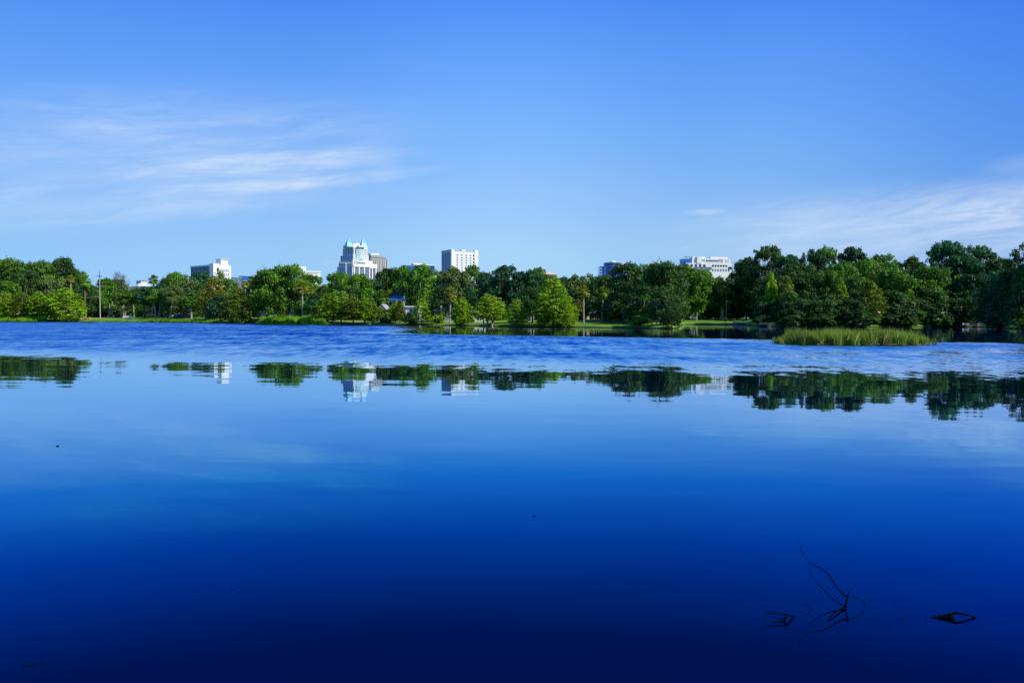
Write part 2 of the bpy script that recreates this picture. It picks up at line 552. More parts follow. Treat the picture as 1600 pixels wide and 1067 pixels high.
    t.put(o.inputs[0], ad.outputs[0])
    return m

WAVE_BIG = 0.33
WAVE_BIAS = 0.145
WATER_COL = (0.0, 0.0006, 0.004, 1)
M['water'] = water_mat()

def grass_mat():
    m, t, o = new_mat('lakeside_grass')
    geo = t.new('ShaderNodeNewGeometry')
    n1 = t.noise(geo.outputs['Position'], 0.10, 4.0, 0.6)
    n2 = t.noise(geo.outputs['Position'], 1.4, 5.0, 0.7)
    c = t.mixc(t.lin(n1.outputs[0], 0.35, 0.65), (0.08, 0.20, 0.012, 1), (0.23, 0.42, 0.02, 1))
    c = t.mixc(t.lin(n2.outputs[0], 0.35, 0.75, 0.0, 0.5), c, (0.16, 0.22, 0.03, 1))
    # bare wet earth at the water's edge
    Z = t.xyz(geo.outputs['Position'])[2]
    edge = t.smooth(t.m('ADD', Z, t.m('MULTIPLY', n2.outputs[0], 0.12)), 0.30, 0.16)
    c = t.mixc(edge, c, (0.035, 0.028, 0.018, 1))
    p = t.new('ShaderNodeBsdfPrincipled')
    t.put(p.inputs['Base Color'], c)
    p.inputs['Roughness'].default_value = 0.9
    p.inputs['Specular IOR Level'].default_value = 0.15
    bp = t.new('ShaderNodeBump')
    bp.inputs['Strength'].default_value = 0.6
    bp.inputs['Distance'].default_value = 0.15
    t.put(bp.inputs['Height'], t.noise(geo.outputs['Position'], 5.0, 5.0, 0.7).outputs[0])
    t.put(p.inputs['Normal'], bp.outputs[0])
    t.put(o.inputs[0], p.outputs[0])
    return m
M['grass'] = grass_mat()
# ------------------------------------------------------------------ the lake and the land
def sheet(name, corners, mat):
    mb = MB()
    mb.add(corners, [tuple(range(len(corners)))])
    return mb.build(name, mat)

wat = sheet('lake_water', [(-9000, -9000, 0), (9000, -9000, 0), (9000, 9000, 0), (-9000, 9000, 0)], M['water'])
tag(wat, 'deep blue lake, glassy near the viewer and ruffled by wind further out', kind='structure')

POLAR = [(math.atan((px - 800) / 1200.0), Y / math.cos(math.atan((px - 800) / 1200.0))) for px, Y in SHORE]
POLAR = [(R(-180), 6), (R(-150), 9), (R(-120), 40), (R(-90), 110), (R(-65), 190)] + [p for p in POLAR if p[0] > R(-50)] + \
        [(R(58), 95), (R(75), 60), (R(100), 26), (R(140), 9), (R(180), 6)]

def shore_r(a):
    for (a0, r0), (a1, r1) in zip(POLAR, POLAR[1:]):
        if a <= a1:
            t = (a - a0) / (a1 - a0)
            return r0 + (r1 - r0) * t
    return POLAR[-1][1]

def make_ground():
    angs = []
    a = -180.0
    while a < 180.0:
        angs.append(a)
        a += 0.15 if -45 <= a < 47 else 2.5
    offs = [-8, -2, 0, 0.7, 1.4, 3, 6, 10, 16, 24, 34, 50, 80, 140, 300, 800, 2200, 6500]
    wob = random.Random(3)
    ph = [(wob.uniform(0.5, 3) * k, wob.uniform(0, 6)) for k in (6, 17, 43, 97)]
    vs = []
    for a in angs:
        th = R(a)
        r0 = shore_r(th)
        if abs(a) < 47:
            r0 += sum(math.sin(th * f + p) * A for (f, p), A in zip(ph, (0.8, 0.6, 0.5, 0.4)))
        for o_ in offs:
            r = r0 + o_
            if o_ < 0:
                r = max(r, 2.0 + 0.2 * (o_ + 8))
            vs.append((math.sin(th) * r, math.cos(th) * r, bank(o_) if o_ > -8 else -1.6))
    n, k = len(angs), len(offs)
    vs = np.array(vs)
    fs = []
    for i in range(n):
        j = (i + 1) % n
        for q in range(k - 1):
            fs.append((i * k + q, i * k + q + 1, j * k + q + 1, j * k + q))
    # bed
    me = mesh_np('ground', vs, [np.array(fs)], M['grass'], smooth=True)
    g = link(bpy.data.objects.new('ground', me))
    tag(g, 'grassy land all round the lake with a low earthy bank at the water', kind='structure')
    return g
make_ground()
bed = sheet('lake_bed', [(-400, -400, -1.62), (400, -400, -1.62), (400, 400, -1.62), (-400, 400, -1.62)], M['dark'])
tag(bed, 'dark bed of the lake under the water', kind='structure')
# ------------------------------------------------------------------ plant meshes (built once, shared by the copies)
def unit(v):
    return v / np.maximum(np.linalg.norm(v, axis=1, keepdims=True), 1e-9)

def leaves(pos, nrm, size, aspect=0.6):
    """One rhombic leaf spray per point, bent a little along its middle."""
    n = len(pos)
    r = rng.normal(size=(n, 3))
    t = unit(np.cross(nrm, r))
    b = np.cross(nrm, t)
    s = (size * rng.uniform(0.65, 1.35, n))[:, None] if np.isscalar(size) else (size * rng.uniform(0.65, 1.35, n))[:, None]
    lift = nrm * s * 0.22
    v = np.stack([pos - t * s, pos - b * s * aspect + lift, pos + t * s, pos + b * s * aspect + lift], 1).reshape(-1, 3)
    return v, np.arange(4 * n).reshape(n, 4)

def clump_points(centres, radii, n_each, flat=0.75, up=0.35, fill=0.15):
    """Points and normals on the skins of leafy clumps, denser on top."""
    P, N, K = [], [], []
    for i, (c, r) in enumerate(zip(centres, radii)):
        n = int(n_each * (r / np.mean(radii)) ** 2)
        d = rng.normal(size=(n, 3))
        d[:, 2] += 0.55
        d = unit(d)
        rad = r * np.where(rng.random(n) < fill, rng.uniform(0.25, 0.8, n), np.where(rng.random(n) < 0.18, rng.uniform(1.05, 1.5, n), rng.uniform(0.8, 1.15, n)))
        lump = 1 + 0.22 * np.sin(d[:, 0] * 5 + i) * np.sin(d[:, 1] * 5 + 2 * i) + 0.12 * np.sin(d[:, 2] * 9 + i)
        p = c + d * (rad * lump)[:, None] * np.array([1, 1, flat])
        P.append(p)
        N.append(unit(d * 0.8 + np.array([0, 0, up]) + rng.normal(size=(n, 3)) * 0.45))
        K.append(np.full(n, rng.random()))
    return np.concatenate(P), np.concatenate(N), np.concatenate(K)

def limb(mb, a, b, r0, r1, sag=0.15, sides=5, seg=4, seed=0):
    q = random.Random(seed)
    a, b = Vector(a), Vector(b)
    L = (b - a).length
    pts, rad = [], []
    for i in range(seg + 1):
        t = i / seg
        p = a.lerp(b, t)
        k = math.sin(t * PI) * L
        p += Vector((q.uniform(-1, 1) * k * 0.06, q.uniform(-1, 1) * k * 0.06, sag * k * (0.6 + 0.4 * q.random())))
        pts.append(p)
        rad.append(r0 + (r1 - r0) * t)
    mb.tube(pts, rad, sides)
    return pts

PROTO = {}

def proto(key, kind, H, W, parts):
    PROTO[key] = dict(kind=kind, H=H, W=W, parts=parts)

def fit(P, W, H):
    """Measured size of a crown, so that copies can be scaled to a wanted width and height."""
    w_ = np.percentile(np.abs(P[:, 0]), 96) + np.percentile(np.abs(P[:, 1]), 96)
    return w_, np.percentile(P[:, 2], 99.6)

def oak(key, seed, H=15.0, W=18.0, low=0.26, n_cl=95, cl_r=(0.75, 2.0), per=130, size=0.33, shape=1.0, open_=0.0, moss=False):
    """Broad live oak: a short trunk, arching limbs, a crown of many leafy clumps."""
    q = np.random.default_rng(seed)
    centres, radii = [], []
    tries = 0
    while len(centres) < n_cl and tries < 4000:
        tries += 1
        th = q.uniform(0, 2 * PI)
        u = q.uniform(0, 1)
        z = low + (1 - low) * u
        # width of the crown at this height
        prof = (1 - abs((u - 0.36) / 0.66) ** 2.3)
        if prof <= 0.02:
            continue
        rr = prof ** 0.5 * (q.uniform(0.55, 1.0) if q.random() < 0.8 else q.uniform(0.0, 0.55))
        lob = 1 + 0.16 * math.sin(3 * th + seed) + 0.12 * math.sin(5 * th + 2 * seed + u * 4)
        r = q.uniform(*cl_r)
        c = np.array([math.cos(th) * rr * lob * (W / 2 - r * 0.8), math.sin(th) * rr * lob * (W / 2 - r * 0.8), z * H - r * 0.6])
        if open_ and math.sin(c[0] * 0.9 + seed) * math.sin(c[2] * 1.1 + c[1] * .6) > 1 - open_:
            continue
        centres.append(c)
        radii.append(r)
    P, N, K = clump_points(centres, radii, per)
    v, f = leaves(P, N, size)
    tint_ = np.clip(K * 0.55 + rng.random(len(K)) * 0.55 - 0.05, 0, 1)
    mb = MB()
    fork = Vector((0, 0, H * low * 0.95))
    tw = W * 0.022
    mb.tube([(0, 0, -0.6), (0, 0, 0.2), (0.05, 0, H * low * 0.5), fork], [tw * 1.7, tw * 1.25, tw, tw * 0.95], 8)
    cs = np.array(centres)
    ang = np.arctan2(cs[:, 1], cs[:, 0])
    nl = 7
    for k in range(nl):
        m_ = [i for i in range(len(cs)) if int((ang[i] + PI) / (2 * PI) * nl) % nl == k]
        if not m_:
            continue
        mean = cs[m_].mean(0)
        knee = Vector(mean) * 0.62
        knee.z = fork.z + (mean[2] - fork.z) * 0.45
        pts = limb(mb, fork - Vector((0, 0, 0.5)), knee, tw * 0.6, tw * 0.36, 0.12, 5, 4, seed + k)
        for i in m_:
            st_ = pts[2 + i % 3]
            limb(mb, st_, centres[i], tw * 0.2, 0.03, 0.1, 3, 3, i)
    trunk = mb.mesh('trunk', None, True)
    crown = mesh_np('crown', v, [f], None, tint_)
    parts = [('trunk', trunk, 'bark'), ('crown', crown, 'leaf')]
    if moss:
        low_c = [c + np.array([0, 0, -r * 0.4]) for c, r in zip(centres, radii) if c[2] < H * 0.75]
        mv, mf = [], []
        for c in low_c:
            for _ in range(7):
                a = q.uniform(0, 2 * PI)
                x, y = c[0] + math.cos(a) * 1.3, c[1] + math.sin(a) * 1.3
                L, w_ = q.uniform(0.7, 2.2), q.uniform(0.08, 0.2)
                ca, sa = math.cos(a * 3) * w_, math.sin(a * 3) * w_
                b = len(mv)
                mv += [(x - ca, y - sa, c[2]), (x + ca, y + sa, c[2]), (x + ca * .8 + .1, y + sa * .8, c[2] - L * .6), (x + .1, y, c[2] - L), (x - ca * .8 + .1, y - sa * .8, c[2] - L * .6)]
                mf.append([b, b + 1, b + 2, b + 3, b + 4])
        me = mesh_np('hanging_moss', np.array(mv), [np.array(mf)], None, rng.random(len(mf)))
        parts.append(('hanging_moss', me, 'moss'))
    Wm, Hm = fit(P, W, H)
    proto(key, 'oak', Hm, Wm, parts)

def cypress(key, seed, H=8.0, W=5.5, tiers=30, low=0.10, trunks=1, per=85, size=0.22, round_=0.5):
    """Young bald cypress: feathery level sprays around a straight stem, low to the water."""
    q = np.random.default_rng(seed)
    centres, radii = [], []
    mb = MB()
    tw = 0.13
    xs = [(0.0, 0.0)] if trunks == 1 else [(math.cos(i * 2.4) * W * 0.2 * (0.4 + 0.6 * (i % 2)), math.sin(i * 2.4) * W * 0.2) for i in range(trunks)]
    for j, (x, y) in enumerate(xs):
        hh = H * (1.0 if j == 0 else q.uniform(0.7, 0.92))
        mb.tube([(x, y, -0.6), (x, y, 0.15), (x * 1.05, y, 0.7), (x * 1.3, y * 1.2, hh * 0.5), (x * 1.35, y * 1.2, hh * 0.93)],
                [tw * 2.0, tw * 1.6, tw, tw * 0.75, 0.03], 6)
        for i in range(tiers // len(xs) + 3):
            u = (i + 0.5) / (tiers // len(xs) + 3)
            z = low + (0.97 - low) * u
            prof = (min(1, (u + 0.10) / 0.28) ** 0.6) * (1 - u ** (1.3 + round_ * 2)) ** 0.8 + 0.05
            nb = max(3, int(8 * prof))
            a0 = q.uniform(0, 6.28)
            for b in range(nb):
                a = a0 + b * 2 * PI / nb + q.uniform(-.3, .3)
                rr = W / 2 / (1 if trunks == 1 else 1.5) * prof * q.uniform(0.45, 0.95)
                c = np.array([x * 1.3 + math.cos(a) * rr, y * 1.2 + math.sin(a) * rr, z * hh + q.uniform(-.25, .25)])
                centres.append(c)
                radii.append(q.uniform(0.35, 0.62) * (W / 5.5) ** 0.5)
                if b % 2 == 0:
                    mb.tube([(x * 1.3, y * 1.2, z * hh - 0.2), tuple(c)], [0.035, 0.012], 3)
    P, N, K = clump_points(centres, radii, per * 0.24, flat=0.42, up=0.8, fill=0.3)
    v, f = leaves(P, N, size, 0.45)
    tint_ = np.clip(K * 0.5 + rng.random(len(K)) * 0.6 - 0.05, 0, 1)
    Wm, Hm = fit(P, W, H)
    proto(key, 'cypress', Hm, Wm, [('trunk', mb.mesh('trunk', None, True), 'bark'), ('crown', mesh_np('crown', v, [f], None, tint_), 'leaf')])

def palm(key, seed, H=9.0, R_=1.55, nf=96, skirt=12, thick=0.17):
    """Cabbage palm: a bare stem, a round head of fan leaves and a skirt of dead ones."""
    q = np.random.default_rng(seed)
    mb = MB()
    hb = H - R_ * 1.05
    lean = q.uniform(-0.3, 0.3)
    mb.tube([(0, 0, -0.5), (0, 0, 0.2), (lean * .3, 0, hb * 0.4), (lean * .7, 0, hb * 0.75), (lean, 0, hb)], [thick * 1.5, thick * 1.15, thick, thick, thick * 1.2], 8)
    def fans(n, el0, el1, L0, L1, drop):
        V, F = [], []
        for i in range(n):
            a = i * 2.39996 + q.uniform(-.2, .2)
            e = R(q.uniform(el0, el1))
            d = Vector((math.cos(a) * math.cos(e), math.sin(a) * math.cos(e), math.sin(e)))
            o = Vector((lean, 0, hb))
            L = R_ * q.uniform(L0, L1)
            mid = o + d * L * 0.5
            side = d.cross(Vector((0, 0, 1)))
            side = side.normalized() if side.length > 1e-3 else Vector((1, 0, 0))
            # stalk
            b = len(V)
            w_ = 0.03
            V += [o - side * w_, o + side * w_, mid + side * w_, mid - side * w_]
            F.append((b, b + 1, b + 2, b + 3))
            nb = 9
            for k in range(nb):
                t = (k / (nb - 1) - 0.5) * 2.3
                dd = (d * math.cos(t) + side * math.sin(t)).normalized()
                ll = L * 0.55 * (1 - 0.25 * abs(t))
                p1 = mid + dd * ll * 0.6
                p2 = mid + dd * ll + Vector((0, 0, -drop * ll))
                nn = dd.cross(d.cross(side)).normalized() * 0.11
                b = len(V)
                V += [mid, p1 + nn, p2, p1 - nn]
                F.append((b, b + 1, b + 2, b + 3))
        return np.array([tuple(v) for v in V]), np.array(F)
    V, F = fans(nf, -62, 89, 0.85, 1.1, 0.25)
    crown = mesh_np('crown', V, [F], None, rng.random(len(F)))
    V2, F2 = fans(skirt, -80, -40, 0.5, 0.75, 0.2)
    dead = mesh_np('dead_fronds', V2, [F2], None, rng.random(len(F2)))
    proto(key, 'palm', H + R_ * 0.1, R_ * 2.0, [('trunk', mb.mesh('trunk', None, True), 'bark'), ('crown', crown, 'leaf'), ('dead_fronds', dead, 'dead')])

def slender(key, seed, H=11.0, W=6.0, low=0.50, stems=1, n_cl=22, per=110, size=0.27, open_=True):
    """Tall thin tree with a bare pale stem and a light, gappy crown."""
    q = np.random.default_rng(seed)
    mb = MB()
    centres, radii = [], []
    for j in range(stems):
        a = q.uniform(0, 6.28)
        lean = q.uniform(0.2, 0.6) if stems == 1 else q.uniform(0.8, 1.5)
        top = Vector((math.cos(a) * lean if stems == 1 else (j - (stems - 1) / 2) * 1.8, math.sin(a) * lean, H * 0.62))
        mb.tube([(0, 0, -0.5), (0, 0, 0.2), top * 0.3 + Vector((0.1, 0, 0)), top * 0.65, top], [0.34, 0.27, 0.22, 0.17, 0.11], 6)
        for i in range(n_cl // stems):
            th, u = q.uniform(0, 6.28), q.uniform(0, 1)
            rr = W / 2 * (1 - abs(2 * u - 0.9) ** 2 * 0.75) * q.uniform(0.3, 0.9)
            c = np.array([top.x * 1.1 + math.cos(th) * rr * (0.7 if stems > 1 else 1), top.y + math.sin(th) * rr, H * (low + (0.96 - low) * u)])
            centres.append(c)
            radii.append(q.uniform(0.6, 1.15))
            limb(mb, top * q.uniform(0.7, 1.0), c, 0.07, 0.02, 0.05, 3, 3, i)
    P, N, K = clump_points(centres, radii, per, fill=0.25)
    v, f = leaves(P, N, size)
    Wm, Hm = fit(P, W, H)
    proto(key, 'slender', Hm, Wm, [('trunk', mb.mesh('trunk', None, True), 'bark'),
          ('crown', mesh_np('crown', v, [f], None, np.clip(K * .5 + rng.random(len(K)) * .6, 0, 1)), 'leaf')])

def bare(key, seed, H=13.0, W=8.0):
    """Dead tree: forking grey limbs with a few tatters of moss."""
    q = random.Random(seed)
    mb = MB()
    ends = []
    def grow(p, d, L, r, lvl):
        e = p + d * L
        limb(mb, p, e, r, r * 0.6, 0.04, 4 if lvl > 1 else 6, 3, q.randint(0, 999))
        if lvl >= 5:
            ends.append(e)
            return
        for _ in range(3 if lvl in (1, 2, 3) else 2):
            nd = (d + Vector((q.uniform(-1, 1), q.uniform(-1, 1), q.uniform(-.25, .6))) * 0.75).normalized()
            grow(e, nd, L * q.uniform(0.55, 0.8), r * 0.58, lvl + 1)
    grow(Vector((0, 0, -0.5)), Vector((0, 0, 1)), H * 0.42, 0.28, 0)
    pts = np.array([tuple(e) for e in ends])
    pts = np.concatenate([pts + np.random.default_rng(seed).normal(size=pts.shape) * 0.25 for _ in range(4)])
    v, f = leaves(pts, unit(rng.normal(size=pts.shape)), 0.16)
    Wm = pts[:, 0].max() - pts[:, 0].min()
    proto(key, 'bare', pts[:, 2].max(), Wm, [('trunk', mb.mesh('trunk', None, True), 'bark'), ('crown', mesh_np('crown', v, [f], None, rng.random(len(f))), 'leaf')])

def bush(key, seed, H=3.0, W=6.0, n_cl=22, per=120, size=0.24):
    q = np.random.default_rng(seed)
    centres, radii = [], []
    mb = MB()
    for i in range(n_cl):
        th, u = q.uniform(0, 6.28), q.uniform(0, 1)
        rr = (W / 2 - 0.6) * math.sqrt(q.uniform(0.05, 1)) * (1 - 0.55 * u)
        c = np.array([math.cos(th) * rr, math.sin(th) * rr * 0.8, 0.25 + (H - 0.9) * u])
        centres.append(c)
        radii.append(q.uniform(0.6, 0.95) * H / 3)
        mb.tube([(c[0] * .3, c[1] * .3, -0.3), tuple(c)], [0.05, 0.02], 3)
    P, N, K = clump_points(centres, radii, per, fill=0.2)
    v, f = leaves(P, N, size)
    Wm, Hm = fit(P, W, H)
    proto(key, 'bush', Hm, Wm, [('trunk', mb.mesh('stems', None), 'bark'),
          ('crown', mesh_np('crown', v, [f], None, np.clip(K * .5 + rng.random(len(K)) * .6, 0, 1)), 'leaf')])

oak('oakA', 1)
oak('oakB', 2, H=14, W=16, low=0.22, n_cl=90)
oak('oakC', 3, H=16, W=15, low=0.3, n_cl=85, cl_r=(0.7, 1.7), moss=True)
oak('oakD', 4, H=13, W=19, low=0.24, n_cl=110, cl_r=(0.8, 2.1))
oak('oakE', 5, H=17, W=16, low=0.30, n_cl=135, cl_r=(0.5, 1.35), per=95, open_=0.2, size=0.27)
oak('oakF', 6, H=17, W=14, low=0.34, n_cl=140, cl_r=(0.42, 1.2), per=85, open_=0.28, size=0.26)
oak('oakG', 8, H=12, W=12, low=0.12, n_cl=50, cl_r=(1.0, 1.8), moss=True)
oak('roundA', 7, H=11, W=9, low=0.28, n_cl=34, cl_r=(0.9, 1.6), per=140, size=0.28)
cypress('cypA', 11)
cypress('cypB', 12, H=8, W=6.5, tiers=26, round_=0.9)
cypress('cypC', 13, H=7.5, W=6.2, tiers=36, trunks=6, low=0.30, round_=1.0)
cypress('cypD', 14, H=11, W=9, tiers=34, low=0.05, per=120, round_=0.5, size=0.26)
cypress('cypE', 15, H=7, W=4.2, tiers=22, low=0.14, round_=0.3)
palm('palmA', 21)
palm('palmB', 22, H=11, R_=1.3, nf=84, skirt=8)
palm('palmC', 23, H=8, R_=1.5, nf=96, skirt=16)
slender('slimA', 31)
slender('slimB', 32, stems=2, W=7)
slender('slimC', 33, H=12, W=4.5, low=0.56, n_cl=16)
bare('bareA', 41)
bare('bareB', 42, H=12)
bush('bushA', 51)
bush('bushB', 52, H=2.4, W=5, n_cl=18)

BARKS = {'b': 'bark', 'p': 'bark_pale', 'd': 'bark_dark', 'm': 'palm_bark', 'r': 'brown'}
TINTS = {}
_used = {}

def plant(key, px, top, wpx, t, leaf, name, label, cat='tree', group=None, bark=None, rot=None, dz=0.0, dead='palm_dead'):
    """A copy of a tree, standing t metres behind the water's edge where the photograph shows it."""
    pr = PROTO[key]
    Y = shore_y(px) + t
    loc = Vector((x_at(px, Y), Y, bank(t) - 0.05 + dz))
    top_z = at(px, top, Y).z
    h = top_z - loc.z
    w_ = wpx / 1200.0 * Y
    sz = h / pr['H']
    sx = w_ / pr['W']
    q = random.Random(int(px * 7 + top))
    if pr['kind'] == 'palm':
        sx = sx
    root = empty(name, loc, rot if rot is not None else q.uniform(0, 6.28))
    tag(root, label, cat, group)
    for pn, me, role in pr['parts']:
        o = bpy.data.objects.new(pn if pr['kind'] != 'bush' or pn != 'trunk' else 'stems', me)
        mt = {'bark': M[bark or ('palm_bark' if pr['kind'] == 'palm' else 'bark')], 'leaf': M[leaf], 'moss': M['moss'], 'dead': M[dead]}[role]
        if len(me.materials) == 0:
            me.materials.append(mt)
        link(o, root)
        if role == 'moss':
            o['kind'] = 'stuff'
        o.material_slots[0].link = 'OBJECT'
        o.material_slots[0].material = mt
        if pr['kind'] == 'palm' and pn != 'trunk':
            # keep the head round: move it up the taller stem, scale it evenly
            base = next(p_[1] for p_ in pr['parts'] if p_[0] == 'trunk')
            hb = max(v.co.z for v in base.vertices)
            o.scale = (sx, sx, sx)
            o.location = (0, 0, h - pr['H'] * sx)
        elif pr['kind'] == 'palm':
            base_h = max(v.co.z for v in me.vertices)
            o.scale = (min(sx, 1.3), min(sx, 1.3), (h - (pr['H'] - base_h) * sx) / base_h)
        else:
            o.scale = (sx, sx, sz)
    return root
